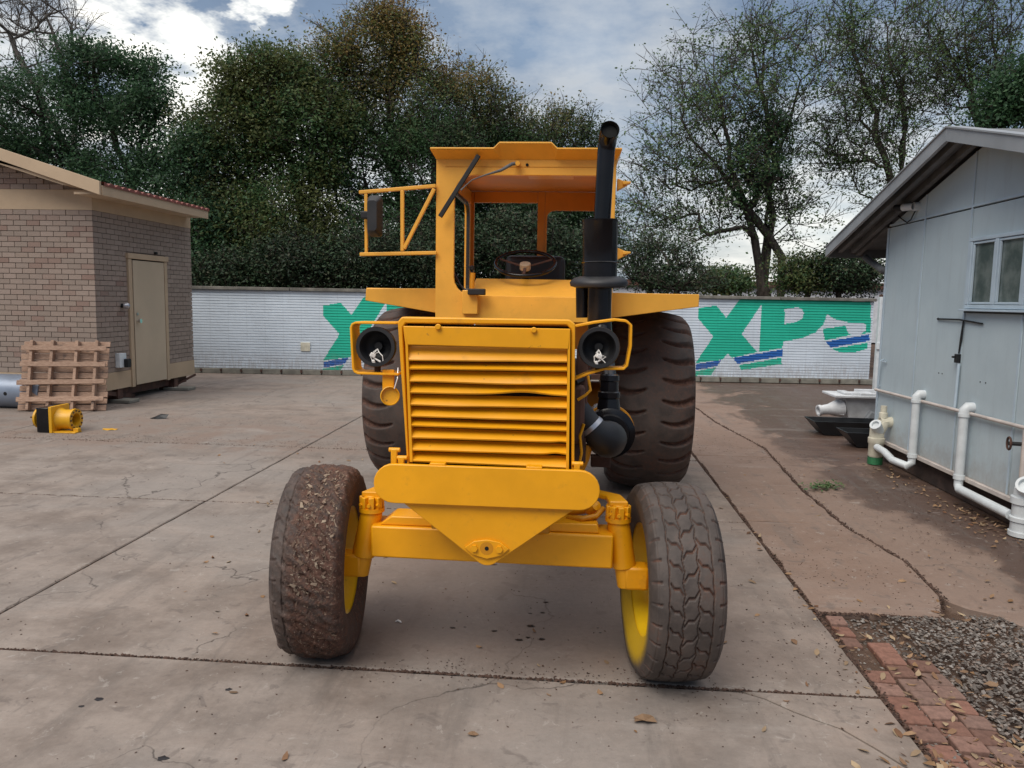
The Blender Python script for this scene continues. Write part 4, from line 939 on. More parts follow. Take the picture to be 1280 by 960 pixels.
    if leaves:
        cnt, sg, ls = leaves
        T = A[tipsA]; T = T[R.random(len(T)) < keep]
        if twigs and len(tw): E_ = np.concatenate(tw); E_ = E_[R.random(len(E_)) < .5*tip_leaves]; cl = np.concatenate([np.repeat(T, cnt, 0)+R.normal(0, 1, (len(T)*cnt, 3))*np.array([sg, sg, sg*.55]), np.repeat(E_, 4, 0)+R.normal(0, .07, (len(E_)*4, 3))])
        else: cl = np.repeat(T, cnt, 0)+R.normal(0, sg, (len(T)*cnt, 3))
        m_ = len(cl); nrm = R.normal(size=(m_, 3))+np.array([0, -.35, 1.2]); nrm /= np.linalg.norm(nrm, axis=1)[:, None]
        u = np.cross(nrm, R.normal(size=(m_, 3))); u /= np.linalg.norm(u, axis=1)[:, None]; v = np.cross(nrm, u); s = (ls*R.uniform(.65, 1.5, (m_, 1)))
        Vl = np.stack([cl-u*s*.5, cl-v*s*.27+nrm*s*.05, cl+u*s*.5, cl+v*s*.27+nrm*s*.05], 1).reshape(-1, 3)
        npmesh('crown', Vl, np.arange(m_*4).reshape(-1, 4), M[leafmat], t)
    return t
tree('evergreen_tree', (-11.0, 19.5), [(60, 150, 90, 65, 19.5), (130, 110, 62, 60, 19), (195, 160, 48, 62, 18.6), (30, 240, 110, 70, 20), (170, 245, 90, 60, 19), (110, 75, 28, 24, 19), (175, 95, 34, 24, 19), (-60, 200, 90, 90, 20)], 520,
     'dense dark evergreen tree with a rounded crown behind the brick cabin', leaves=(190, .30, .078), leafmat='leaf_dark', seed=2, leaders=((120, 100, 19), (60, 160, 19.5), (190, 150, 19)), r_base=.22, twigs=2, twig_len=.35)
tree('evergreen_tree', (-6.6, 19), [(330, 120, 62, 50, 19), (290, 185, 58, 70, 18.6), (385, 170, 60, 80, 18.6), (280, 285, 58, 55, 18), (360, 285, 75, 50, 18.2), (300, 100, 30, 26, 18.6), (350, 80, 36, 18, 18.6)], 540,
     'tall green leafy tree just left of the brownish trees, right of the cabin roof', leaves=(185, .29, .075), leafmat='leaf_mid', seed=4, leaders=((330, 110, 19), (280, 200, 18.6), (390, 160, 18.6)), r_base=.2, twigs=2, twig_len=.4)
tree('olive_tree', (-3.8, 19.5), [(470, 70, 60, 50, 19.5), (505, 45, 30, 36, 19.5), (430, 100, 50, 55, 19.5), (520, 130, 60, 60, 19.5), (450, 200, 70, 60, 19.5), (540, 200, 60, 60, 19), (490, 290, 80, 50, 19), (480, 22, 26, 16, 19.5)], 500,
     'tallest olive-brown leafy tree, rising behind the mirror bracket of the tractor', leaves=(150, .28, .068), leafmat='leaf_brown', seed=6, leaders=((490, 40, 19.5), (440, 120, 19.5), (540, 150, 19.2)), r_base=.22, twigs=3, twig_len=.6)
tree('olive_tree', (-1.2, 21), [(590, 150, 45, 60, 21), (625, 165, 40, 55, 21), (600, 240, 70, 55, 20.5), (660, 200, 45, 48, 21), (560, 290, 60, 50, 20), (650, 290, 60, 50, 20.5)], 460,
     'brownish leafy tree with spiky twigs seen through and above the tractor cab', leaves=(130, .28, .068), leafmat='leaf_brown', seed=8, leaders=((590, 120, 21), (640, 150, 21)), r_base=.17, twigs=3, twig_len=.65)
tree('olive_tree', (.4, 21.5), [(705, 185, 42, 48, 21.5), (735, 200, 20, 45, 21.5), (700, 250, 50, 50, 21), (680, 300, 50, 45, 21), (745, 290, 30, 50, 21)], 300,
     'shorter olive-green tree whose top shows between the cab roof and the exhaust tip', leaves=(110, .28, .066), leafmat='leaf_brown', seed=9, r_base=.13, twigs=3, twig_len=.6)
tree('evergreen_tree', (-8.3, 18), [(250, 300, 40, 55, 17.6), (245, 210, 30, 50, 18), (265, 345, 50, 30, 17.6)], 190,
     'dark evergreen tree filling the gap behind the cabin roof corner', leaves=(140, .33, .075), leafmat='leaf_dark', seed=12, r_base=.12, twigs=2, twig_len=.35)
tree('bare_tree', (-14.5, 22), [(40, 60, 75, 80, 22), (20, 20, 70, 60, 22), (5, 130, 40, 60, 22), (80, 40, 40, 45, 22)], 130,
     'leafless tree with thin bare twigs at the upper left corner', leaves=None, bark='bark_pale', seed=14, r_base=.13, twigs=3, twig_len=.9, twig_r=.007, leaders=((60, 20, 22), (10, 40, 22), (90, 30, 22)), shell=.1)
tree('sparse_tree', (5.05, 20.5), [(930, 110, 120, 95, 20.5), (870, 170, 80, 80, 20), (975, 190, 60, 90, 20.5), (830, 220, 55, 60, 20), (910, 240, 80, 55, 20), (960, 55, 60, 50, 20.5), (860, 280, 75, 45, 20), (985, 270, 50, 50, 20.5)], 430,
     'wide thinly leaved tree with forked trunk directly behind the XPS lettering beside the exhaust', leaves=(56, .24, .072), pipe=.60, leafmat='leaf_light', bark='bark', seed=16, leaders=((950, 30, 20.5), (890, 70, 20.3), (1000, 100, 20.5), (850, 150, 20), (925, 20, 20.5)), r_base=.185, twigs=3, twig_len=.75, fork=1.9, shell=.12, twig_r=.0065, tip_leaves=.55, keep=.8)
tree('leafy_limb', (5.3, 20.3), [(945, 200, 40, 45, 20), (925, 250, 28, 28, 20), (960, 170, 22, 30, 20)], 45,
     'darker small leafy tree growing through the middle of the wide sparse tree', leaves=(70, .24, .085), leafmat='leaf_dark', bark='bark', seed=17, r_base=.10, twigs=2, twig_len=.35)
tree('sparse_tree', (8.6, 21), [(1095, 70, 65, 90, 21), (1080, 160, 60, 70, 21), (1110, 215, 45, 50, 21), (1060, 50, 35, 50, 21), (1050, 190, 35, 45, 21), (1120, 120, 45, 60, 21)], 280,
     'tall thinly leaved tree rising just left of the hut roof', leaves=(52, .25, .070), pipe=.6, leafmat='leaf_light', bark='bark', seed=18, leaders=((1100, 10, 21), (1060, 40, 21), (1135, 40, 21)), r_base=.14, twigs=3, twig_len=.7, shell=.1, fork=3., twig_r=.0065, tip_leaves=.5, keep=.75)
tree('sparse_tree', (11.6, 22), [(1200, 60, 60, 80, 22), (1170, 120, 45, 60, 22), (1240, 60, 55, 80, 22), (1230, 120, 50, 40, 22), (1165, 40, 35, 50, 22)], 240,
     'tall thinly leaved tree directly above the hut ridge', leaves=(50, .25, .070), pipe=.6, leafmat='leaf_light', bark='bark', seed=20, leaders=((1200, 10, 22), (1240, 20, 22), (1165, 20, 22)), r_base=.12, twigs=3, twig_len=.7, shell=.1, fork=4., twig_r=.0065, tip_leaves=.5, keep=.7)
tree('evergreen_tree', (10.5, 17), [(1275, 120, 30, 30, 17), (1250, 140, 22, 18, 17), (1300, 110, 40, 35, 17)], 110,
     'dark green drooping crown at the upper right corner above the hut roof', leaves=(110, .28, .085), leafmat='leaf_dark', seed=22, r_base=.12, twigs=2, twig_len=.3)
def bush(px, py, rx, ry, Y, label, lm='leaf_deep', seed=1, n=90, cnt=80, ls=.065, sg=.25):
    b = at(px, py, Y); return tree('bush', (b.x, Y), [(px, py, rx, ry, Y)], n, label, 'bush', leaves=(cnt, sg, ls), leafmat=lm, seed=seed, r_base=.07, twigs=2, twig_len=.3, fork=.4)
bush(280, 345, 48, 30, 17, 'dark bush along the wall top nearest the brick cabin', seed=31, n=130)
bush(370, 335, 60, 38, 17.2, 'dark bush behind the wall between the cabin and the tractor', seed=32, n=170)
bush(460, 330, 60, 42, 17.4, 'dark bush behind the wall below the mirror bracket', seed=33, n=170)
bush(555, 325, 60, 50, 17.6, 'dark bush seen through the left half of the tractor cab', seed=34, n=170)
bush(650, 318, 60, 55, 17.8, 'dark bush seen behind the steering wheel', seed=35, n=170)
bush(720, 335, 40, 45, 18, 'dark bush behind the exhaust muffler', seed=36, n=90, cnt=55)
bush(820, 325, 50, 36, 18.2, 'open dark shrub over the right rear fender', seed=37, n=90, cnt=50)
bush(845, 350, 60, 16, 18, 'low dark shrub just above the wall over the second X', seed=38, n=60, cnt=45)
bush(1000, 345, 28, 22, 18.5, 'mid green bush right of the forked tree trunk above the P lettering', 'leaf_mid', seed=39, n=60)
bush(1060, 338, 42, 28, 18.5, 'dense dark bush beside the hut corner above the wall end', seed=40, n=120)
bush(910, 352, 26, 10, 30, 'small rounded green tree far behind the distant white shed', 'leaf_mid', seed=41, n=60, ls=.12, sg=.4)
# tangle of undergrowth between the trunks, one mass
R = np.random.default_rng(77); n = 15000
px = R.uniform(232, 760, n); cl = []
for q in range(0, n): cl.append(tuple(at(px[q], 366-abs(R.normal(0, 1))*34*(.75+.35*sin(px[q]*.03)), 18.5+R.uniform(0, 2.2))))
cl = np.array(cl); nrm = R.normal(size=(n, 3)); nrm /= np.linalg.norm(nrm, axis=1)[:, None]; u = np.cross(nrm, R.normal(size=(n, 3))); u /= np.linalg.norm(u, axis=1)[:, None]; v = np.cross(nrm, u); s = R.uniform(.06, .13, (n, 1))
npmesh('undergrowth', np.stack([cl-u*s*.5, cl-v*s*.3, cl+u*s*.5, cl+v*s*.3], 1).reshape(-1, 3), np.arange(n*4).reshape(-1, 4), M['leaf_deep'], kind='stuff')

# ================================================================ THE TRACTOR
XC = -.31; AX = 3.17
tr = thing('tractor', (XC, AX, 0), 'big yellow tractor with louvred grille, open cab and black exhaust stack facing the camera', 'tractor')
Yw, Yc = M['yellow'], M['cab_yellow']
# ---- tyres
def mat_tyre(name, muddy, spray):
    t = NT(name, .75, spec=.35); g = t.attr('groove'); n = t.noise(7, 6, .65); f = t.noise(45, 5, .7); c = t.mix(t.step(n, .3, .7), (.048, .038, .034), (.098, .078, .068))
    lo, hi = (.30, .52) if muddy == 2 else ((.46, .72) if muddy == 1 else (.36, .66))
    if muddy == 3: n = t.noise(3.5, 6, .65)
    mud = t.step(t.math('MULTIPLY_ADD', f, .35, t.math('MULTIPLY_ADD', g, .22 if muddy else .3, t.math('MULTIPLY', n, .55))), lo, hi)
    mc = t.mix(t.step(f, .35, .7), (.055, .024, .016), (.135, .066, .045))
    if muddy == 2:
        at_ = t.attr('outer'); mud = t.math('MULTIPLY', mud, t.math('SUBTRACT', 1, t.math('MULTIPLY', at_, .75)))
        mc = t.mix(t.step(t.noise(70, 3, .8, t.co('Object', (1, 2.2, 1))), .60, .66), mc, (.30, .23, .17))
    c = t.mix(t.math('MULTIPLY', mud, .92), c, mc)
    if muddy == 1: c = t.mix(t.math('MULTIPLY', t.step(f, .66, .72), .5), c, (.25, .22, .2))
    if spray:
        sp = t.attr('spray'); c = t.mix(t.step(t.math('MULTIPLY_ADD', f, .25, sp), .45, .95), c, (.58, .36, .012))
    t.color(c); t.rough(t.math('MULTIPLY_ADD', mud, .2, .62)); t.bump(t.math('ADD', t.math('MULTIPLY', f, .5), t.math('MULTIPLY', n, .4)), .5, .008); return t.m
def tyre(name, c, R_, W_, rr, tread, nth, nu, mat, parent, side, mudh=0, td=.012, seed=1, crown=.014):
    """c = centre, W_ = width, rr = rim radius, side = +1 if the inner side is towards +x"""
    us = np.linspace(-1, 1, nu); tw = W_*.5*.93
    prof = []                                  # (x, r, is tread, u)
    sh = R_-.018-crown
    for k in range(12): a = k/12; prof.append((-(W_/2)*(.80+.20*sin(pi*min(1, a*1.15)*.62)/sin(pi*.62)) if a < 1 else 0, rr+(sh-rr)*a, 0, -1-.02*(12-k)))
    for u in us: prof.append((u*tw, R_-crown*u*u-.016*max(0, (abs(u)-.86)/.14)**2, 1, u))
    for k in range(11, -1, -1): a = k/12; prof.append(((W_/2)*(.80+.20*sin(pi*min(1, a*1.15)*.62)/sin(pi*.62)), rr+(sh-rr)*a, 0, 1+.02*(12-k)))
    P = np.array(prof); th = np.arange(nth)*2*pi/nth; TH, U = np.meshgrid(th, P[:, 3], indexing='ij'); X = np.repeat(P[None, :, 0], nth, 0); RR = np.repeat(P[None, :, 1], nth, 0).copy(); T = P[None, :, 2] > .5
    G = tread(TH, U)*T; RR -= td*G
    if mudh:
        Rg = np.random.default_rng(seed); nz = np.zeros_like(RR)
        for q in range(26): a, b, ph = Rg.integers(2, 60), Rg.uniform(1, 22), Rg.uniform(0, 6.28); nz += np.sin(TH*a+U*b+ph)/26**.5
        fl = RR+td*G; k_ = np.clip(.75+.4*nz-.6*(U < -.55), 0, 1)*T; RR = RR*(1-k_)+(fl+.001+mudh*(nz*.5+.5)+Rg.normal(0, .0013, RR.shape))*k_; G = G*(1-k_)
    flat = 1-.0  # slight bulge where the tyre carries load
    Yv = -np.cos(TH)*RR; Zv = np.sin(TH)*RR
    lowz = -R_+.008; Zv = np.maximum(Zv, lowz); bul = np.exp(-((Zv-lowz)/.07)**2); X = X*(1+.05*bul)
    V = np.stack([X+c[0], Yv+c[1], Zv+c[2]], 2).reshape(-1, 3); m_ = P.shape[0]; idx = np.arange(nth*m_).reshape(nth, m_); nx_ = np.roll(idx, -1, 0)
    F = np.stack([idx[:, :-1], idx[:, 1:], nx_[:, 1:], nx_[:, :-1]], 2).reshape(-1, 4)
    outer = np.clip((-side*U-.35)/.3, 0, 1)*np.ones_like(RR)
    spray = np.where((~T)*np.ones_like(RR, bool)*(U*side > 0), np.clip(1.3-(RR-rr)/(.13), 0, 1), 0)*np.clip(.75+.5*np.sin(TH*1.-pi*1.05), 0, 1)
    o = npmesh(name, V, F, mat, parent, smooth=True, attrs={'groove': G.ravel(), 'outer': outer.ravel(), 'spray': spray.ravel()}); return o
tri = lambda x: np.abs((x/(2*pi)) % 1*2-1)*2-1
def tread_front(TH, U):
    N = 30; G = np.zeros_like(TH); ph = TH*N
    z = tri(ph)
    for k, (u0, am) in enumerate(((-.62, .012), (-.22, .03), (.20, .03), (.62, .012))):
        G = np.maximum(G, np.clip(1.5-np.abs(U-u0-am*z)/.014, 0, 1))
    bands = ((-.60, -.23, .9), (-.22, .20, -1.1), (.21, .61, .9))
    for b0, b1, sl in bands:
        loc = (U-b0)/(b1-b0); zz_ = np.where(loc < .3, loc/.3, np.where(loc < .7, 1., 1.+(loc-.7)/.3))
        f = (ph/(2*pi)+.30*sl*np.clip(zz_, 0, 2)) % 1
        G = np.maximum(G, np.clip(1.5-np.abs(f-.5)/.062, 0, 1)*(U > b0)*(U < b1))
    f = (ph/(2*pi)*1.) % 1; G = np.maximum(G, np.clip(1.5-np.abs(f-.5)/.06, 0, 1)*(np.abs(U) > .80)*.8)
    G = np.maximum(G, np.clip(1.5-np.abs(np.abs(U)-.90)/.012, 0, 1)*.4)
    return G
def tread_rear(TH, U):
    N = 28; G = np.zeros_like(TH)
    for sg, off in ((1, 0), (-1, .5)):
        t = np.clip((sg*U-.20)/.8, 0, 1); cur = .22*np.sin(t*pi*.9)-.1*t
        f = (TH*N/(2*pi)+off+cur) % 1; w = .06+.12*t
        G = np.maximum(G, np.clip(1.35-np.abs(f-.5)/w, 0, 1)*np.clip((sg*U-.18)/.06, 0, 1))
    return G
def hub_front(c, side, label):
    w = bpy.data.objects.new('front_wheel', None); COL.objects.link(w); w.parent = tr; w.location = Vector(c)-Vector(tr.location)
    if label: w['label'] = label
    tyre('tyre', c, .403, .285, .232, tread_front, 840, 96, mat_tyre('muddy_front_tyre' if side > 0 else 'black_front_tyre', 2 if side > 0 else 1, side < 0), w, side, mudh=.009 if side > 0 else 0, seed=3, td=.010)
    s = side
    MB().lathe(c, (s, 0, 0), [(-.115, .24), (-.11, .225), (-.10, .21), (.02, .20), (.10, .225), (.114, .24), (.118, .248), (.110, .25), (.09, .228), (.01, .212), (-.1, .22)], 56).build('rim', M['lemon'], w, smooth=35)
    MB().lathe(c, (s, 0, 0), [(-.035, .205), (-.03, .19), (-.045, .15), (-.05, .1), (-.02, .085), (.02, .08), (.05, .07), (.055, .001)], 40).build('wheel_disc', M['yellow_dim'], w, smooth=35)
    for k in range(8): a = 2*pi*k/8; MB().cyl((c[0]-s*.05, c[1]+.12*cos(a), c[2]+.12*sin(a)), (c[0]-s*.015, c[1]+.12*cos(a), c[2]+.12*sin(a)), .013, n=6).build('wheel_nut', M['yellow_dim'], w)
    return w
hub_front((-1.062, 3.215, .400), 1, 'front wheel caked with brown mud and straw')
hub_front((.424, 3.16, .400), -1, 'front wheel with clean black zigzag tread and yellow overspray')
# straw and chips stuck in the mud of the left tyre
R = np.random.default_rng(9); V = []; F = []
M['straw'] = mat_isl('straw_and_chips', [(.12, .075, .055), (.22, .15, .11), (.09, .055, .04), (.34, .27, .2), (.14, .09, .065)], .9)
for k in range(900):
    th = R.uniform(.0, 1.45) if k % 3 else R.uniform(-.9, 1.5); u = R.uniform(-.35, .9); r = .403-.014*u*u+.004+R.uniform(0, .005); X = -1.062+u*.13
    c = Vector((X, 3.215-cos(th)*r, .40+sin(th)*r)); rad = Vector((0, -cos(th), sin(th))); tg = Vector((0, sin(th), cos(th))); a = R.uniform(0, pi); big = R.random() < .12
    L_ = R.uniform(.002, .006) if not big else R.uniform(.007, .014); wd = L_*(.6 if R.random() < .6 else .18); d = Vector((1, 0, 0))*cos(a)+tg*sin(a); e = rad.cross(d); b = len(V)
    V += [tuple(c-d*L_-e*wd), tuple(c+d*L_-e*wd*.4+rad*.003), tuple(c+d*L_+e*wd*.5+rad*.004), tuple(c-d*L_*.8+e*wd)]; F.append((b, b+1, b+2, b+3))
fw = [o for o in bpy.data.objects if o.name.startswith('front_wheel')]; fwl = min(fw, key=lambda o: o.location.x)
npmesh('straw_bits', V, F, M['straw'], fwl, kind='stuff')
for o in fw: o.rotation_euler.z = radians(6)
for s, lab in ((-1, 'muddy rear wheel'), (1, None)):
    c = (.625 if s > 0 else -1.315, 6.53, .735); w = bpy.data.objects.new('rear_wheel', None); COL.objects.link(w); w.parent = tr; w.location = Vector(c)-Vector(tr.location)
    if lab: w['label'] = lab
    tyre('tyre', c, .742, .64, .36, tread_rear, 720, 70, mat_tyre('rear_tyre_rubber', 3, False) if s > 0 else mat_tyre('muddy_rear_tyre', 3, False), w, -s, td=.03, crown=.05)
    MB().lathe(c, (s, 0, 0), [(-.28, .37), (-.27, .345), (-.1, .33), (-.05, .2), (-.06, .12), (.05, .12), (.06, .001)], 48).build('rim', M['yellow_dim'], w, smooth=35)
# ---- front axle
za, zb = .456, .595
ax_l, ax_r = -.823, .190
m = MB().prism([(ax_l, za+.004), (ax_r, za-.002), (ax_r, zb), (ax_l, zb)], 3.09, 3.26); m.build('front_axle', Yw, tr, bevel=.008)
for s, x0_, x1_ in ((-1, -.79, -.515), (1, -.124, .134)):
    MB().prism([(x0_, zb+.001), (x1_, zb+.001), (x1_-.0 if s < 0 else x1_-.01, zb+.04), (x0_+.05 if s < 0 else x0_+.02, zb+.04)], 3.11, 3.24).build('axle_pad', Yw, tr, bevel=.005)
for s in (-1, 1):
    xt, xb = (-.838, -.876) if s < 0 else (.211, .243)
    kp = MB().cyl((xt, AX, 0.638), (xb, AX, 0.441), .046, .050, 28).build('kingpin_housing', Yw, tr, bevel=.004)
    MB().cyl((xb, AX, 0.451), (xb+(xb-xt)*.5, AX, 0.358), .042, n=24).build('kingpin', Yw, kp, bevel=.004)
    MB().box(((xb+s*.05), AX, 0.403), (.10, .09, .10)).build('stub_axle', Yw, kp, bevel=.012)
    m = MB().cyl((xt-s*.0, AX, 0.637), (xt-s*.0, AX, 0.655), .054, n=28); m.build('seal_ring', Yw, kp, smooth=35)
    cap = MB(); 
    for k in range(8): a = 2*pi*k/8+.2; cap.box((xt+.037*cos(a), AX+.037*sin(a), 0.679), (.030, .024, .05), (0, 0, a))
    cap.cyl((xt, AX, 0.656), (xt, AX, 0.708), .036, .03, 16)
    cap.build('castle_nut', Yw, kp, bevel=.003)
    for k in range(3): a = pi*1.5+(k-1)*.75; MB().cyl((xt+.045*cos(a), AX+.045*sin(a), 0.673), (xt+.06*cos(a), AX+.06*sin(a), 0.673), .008, n=6).build('bolt', Yw, kp)
    # steering arm reaching back and inwards
    m = MB().prism([(xt-.04, AX-.02), (xt+.04, AX-.02), (xt+.035-s*.02, AX+.10), (xt-s*.09+.02, AX+.17), (xt-s*.11-.025, AX+.15), (xt-.03-s*.02, AX+.08)], 0.701, 0.725, 'z'); m.build('steering_arm', Yw, tr, bevel=.006)
    MB().cyl((xt-s*.105, AX+.15, 0.673), (xt-s*.105, AX+.15, 0.773), .014).build('ball_stud', Yw, tr, smooth=40)
    MB().bar((xb, AX-.02, 0.513), (xb, AX-.02, 0.543), .02, .02).build('grease_fitting', Yw, kp)
MB().tube([(-.74, AX+.13, 0.688), (-.5, AX+.14, 0.628), (-.32, AX+.14, 0.613)], .012, 12).build('steering_ram_rod', M['chrome'], tr, smooth=40)
MB().tube([(-.52, AX+.14, 0.628), (-.1, AX+.13, 0.613), (.10, AX+.10, 0.663)], .024, 14).build('steering_ram', Yw, tr, smooth=40)
m = MB().lathe((.10, AX+.08, 0.663), (.25, -.35, .25), [(-.03, .018), (0, .03), (.03, .022), (.045, .022), (.05, .001)], 16); m.build('ram_end', Yw, tr, smooth=40)
MB().tube([(.0, AX+.02, 0.633), (.06, AX-.02, 0.645), (.12, AX-.0, 0.653), (.15, AX+.05, 0.673)], .012, 10).build('hydraulic_hose', M['yellow_dim'], tr, smooth=40)
# ---- frame rails and belly under the hood
MB().bx(-.55, -.45, 3.0, 6.3, .62, .80).build('frame_rail', M['yellow_dim'], tr, bevel=.006)
MB().bx(-.17, -.07, 3.0, 6.3, .62, .80).build('frame_rail', M['yellow_dim'], tr, bevel=.006)
MB().bx(-.50, -.12, 3.3, 4.7, .60, .95).build('engine_block', M['rust'], tr, bevel=.03)
MB().bx(-.58, -.04, 4.7, 6.2, .55, 1.1).build('gearbox', M['yellow_dim'], tr, bevel=.04)
MB().cyl((-1.1, 6.53, .735), (.5, 6.53, .735), .14, n=28).build('rear_axle', M['yellow_dim'], tr, smooth=40)
# ---- nose plate and V plate
def stadium(x0, x1, z0, z1, n=12):
    r = (z1-z0)/2; P = []
    for k in range(n+1): a = -pi/2+pi*k/n; P.append((x1-r+r*cos(a), (z0+z1)/2+r*sin(a)))
    for k in range(n+1): a = pi/2+pi*k/n; P.append((x0+r+r*cos(a), (z0+z1)/2+r*sin(a)))
    return P
np_ = MB().prism(stadium(-.742, .118, .768, .920), 2.83, 2.852).build('nose_plate', Yw, tr, bevel=.003)
V_ = [(-.645, .782), (.035, .782)]
apx, apz = -.305, .585
pts = [(-.645, .80), (.038, .80), (.03, .768)]
for k in range(9): a = radians(-45+(-90)*k/8); pts.append((apx+.055*cos(a), apz+.055*sin(a)))
pts.append((-.637, .768))
vp = MB().prism(pts, 2.854, 2.875).build('hitch_plate', Yw, tr, bevel=.003)
dm = [(apx+.085, .602), (apx+.055, .575), (apx+.0, .572-.012), (apx-.055, .575), (apx-.085, .602), (apx-.05, .628), (apx, .636), (apx+.05, .628)]
MB().prism(dm, 2.842, 2.8535).build('lock_plate', Yw, vp, bevel=.002)
MB().cyl((apx, 2.8418, .602), (apx, 2.846, .602), .026, n=20).build('pin_end', M['yellow_dim'], vp, smooth=35)
MB().cyl((apx, 2.8405, .602), (apx, 2.843, .602), .008, n=12).build('pin_hole', M['hole'], vp)
for s in (-1, 1): MB().cyl((apx+s*.048, 2.831, .602), (apx+s*.048, 2.8418, .602), .014, n=6).build('bolt', Yw, vp)
for px in (548, 668):   # small tabs along the top edge of the nose plate
    p = at(px, 583, 2.86); MB().bx(p.x-.03, p.x+.03, 2.835, 2.90, .915, .928).build('mounting_tab', Yw, tr, bevel=.003)
for px, s in ((493, -1), (502, -1), (722, 1)):
    p = at(px, 572, 2.88); ht = .985 if px == 493 else .955
    ct = MB().bx(p.x-.013, p.x+.011, 2.872, 2.892, .905, ht-.015).build('catch', Yw, tr, bevel=.004)
    MB().cyl((p.x-.022, 2.882, ht-.02), (p.x+.022, 2.882, ht-.02), .009, n=14).build('catch_pin', Yw, ct, bevel=.002)
# ---- grille
def gp_(px, py, Y=2.90): p = at(px, py, Y); return (p.x, p.z)
# shroud: U frame round the grille
oL = [gp_(510, 584), gp_(498, 402), gp_(503, 396), gp_(712, 399.5), gp_(719, 405), gp_(718, 588)]
iL = [gp_(513, 584), gp_(504, 410), gp_(508, 404), gp_(708, 406), gp_(714, 412), gp_(714, 588)]
m = MB()
V = [(x, 2.885, z) for x, z in oL]+[(x, 2.885, z) for x, z in iL]+[(x, 2.95, z) for x, z in oL]+[(x, 2.95, z) for x, z in iL]
F = []
for k in range(5): F += [(k, k+1, 7+k, 6+k), (12+k, 18+k, 19+k, 13+k), (k, 12+k, 13+k, k+1), (6+k, 7+k, 19+k, 18+k)]
F += [(0, 6, 18, 12), (5, 17, 23, 11)]
m.add(V, F).build('grille_shroud', Yw, tr, bevel=.006, seg=2)
# hood with rounded shoulders behind the shroud
tl, tr_ = gp_(499, 396), gp_(719, 400); sec = [(-.60, .96)]
zt = 1.472; x0_, x1_ = tl[0]+.008, tr_[0]-.008
sec = [(x0_+.02, 1.0), (x0_, 1.2), (x0_, zt-.04)] + [(x0_+.04-.04*cos(a), zt-.04+.04*sin(a)) for a in (.4, .8, 1.2, pi/2)] + [(x1_-.04+.04*sin(a), zt-.04+.04*cos(a)) for a in (0, .4, .8, 1.2, pi/2)] + [(x1_, 1.38)]
secI = [(x+(.006 if x < XC else -.006), z-(.006 if z > 1.3 else 0)) for x, z in sec]
V = []; n_ = len(sec)
for Y, q in ((2.95, sec), (5.0, sec), (2.95, secI), (5.0, secI)): V += [(x, Y, z-(.055*(Y-2.95)/2.05 if z > 1.3 else 0)) for x, z in q]
F = []
for k in range(n_-1): F += [(k, k+1, n_+k+1, n_+k), (2*n_+k, 3*n_+k, 3*n_+k+1, 2*n_+k+1), (k, 2*n_+k, 2*n_+k+1, k+1)]
F += [(0, n_, 3*n_, 2*n_), (n_-1, 3*n_-1, 4*n_-1, 2*n_-1)]
MB().add(V, F).build('hood', Yw, tr, smooth=40)
MB().bx(x0_+.05, x1_-.05, 2.99, 3.3, .95, 1.42).build('radiator', M['matte_black'], tr)
# grille face: head plate, side strips, louvres
hp = [gp_(504, 407.5, 2.87), gp_(713, 411, 2.87), gp_(711, 436.5, 2.87), gp_(509, 431, 2.87)]
hd = MB().prism(hp, 2.868, 2.88).build('head_plate', Yw, tr, bevel=.003)
for px, py in ((548, 408.5), (667.5, 412.5)):
    p = at(px, py, 2.868); MB().cyl((p.x, 2.855, p.z), (p.x, 2.869, p.z), .011, n=16).build('bolt', Yw, hd, bevel=.003)
ls = [gp_(504, 407, 2.875), gp_(510, 431, 2.875), gp_(516, 577, 2.875), gp_(512.5, 577, 2.875), gp_(507, 431, 2.875)]
MB().prism(ls, 2.87, 2.96).build('side_strip', Yw, tr)
rs = [gp_(709.5, 436, 2.875), gp_(713, 411, 2.875), gp_(711, 586, 2.875), gp_(707.5, 586, 2.875)]
MB().prism(rs, 2.87, 2.96).build('side_strip', Yw, tr)
YL = [225, 290, 325, 375, 420, 468, 515, 552, 600, 650, 694]; YR = [240, 297, 333, 386, 433, 482, 534, 573, 619, 668, 722]
dents = {2: [(.62, .25, -4, .0)], 3: [(.72, .16, 12, -.012)], 8: [(.93, .05, 5, 0)], 7: [(.96, .04, 3, 0)], 1: [], 4: [(.3, .2, -3, 0)]}
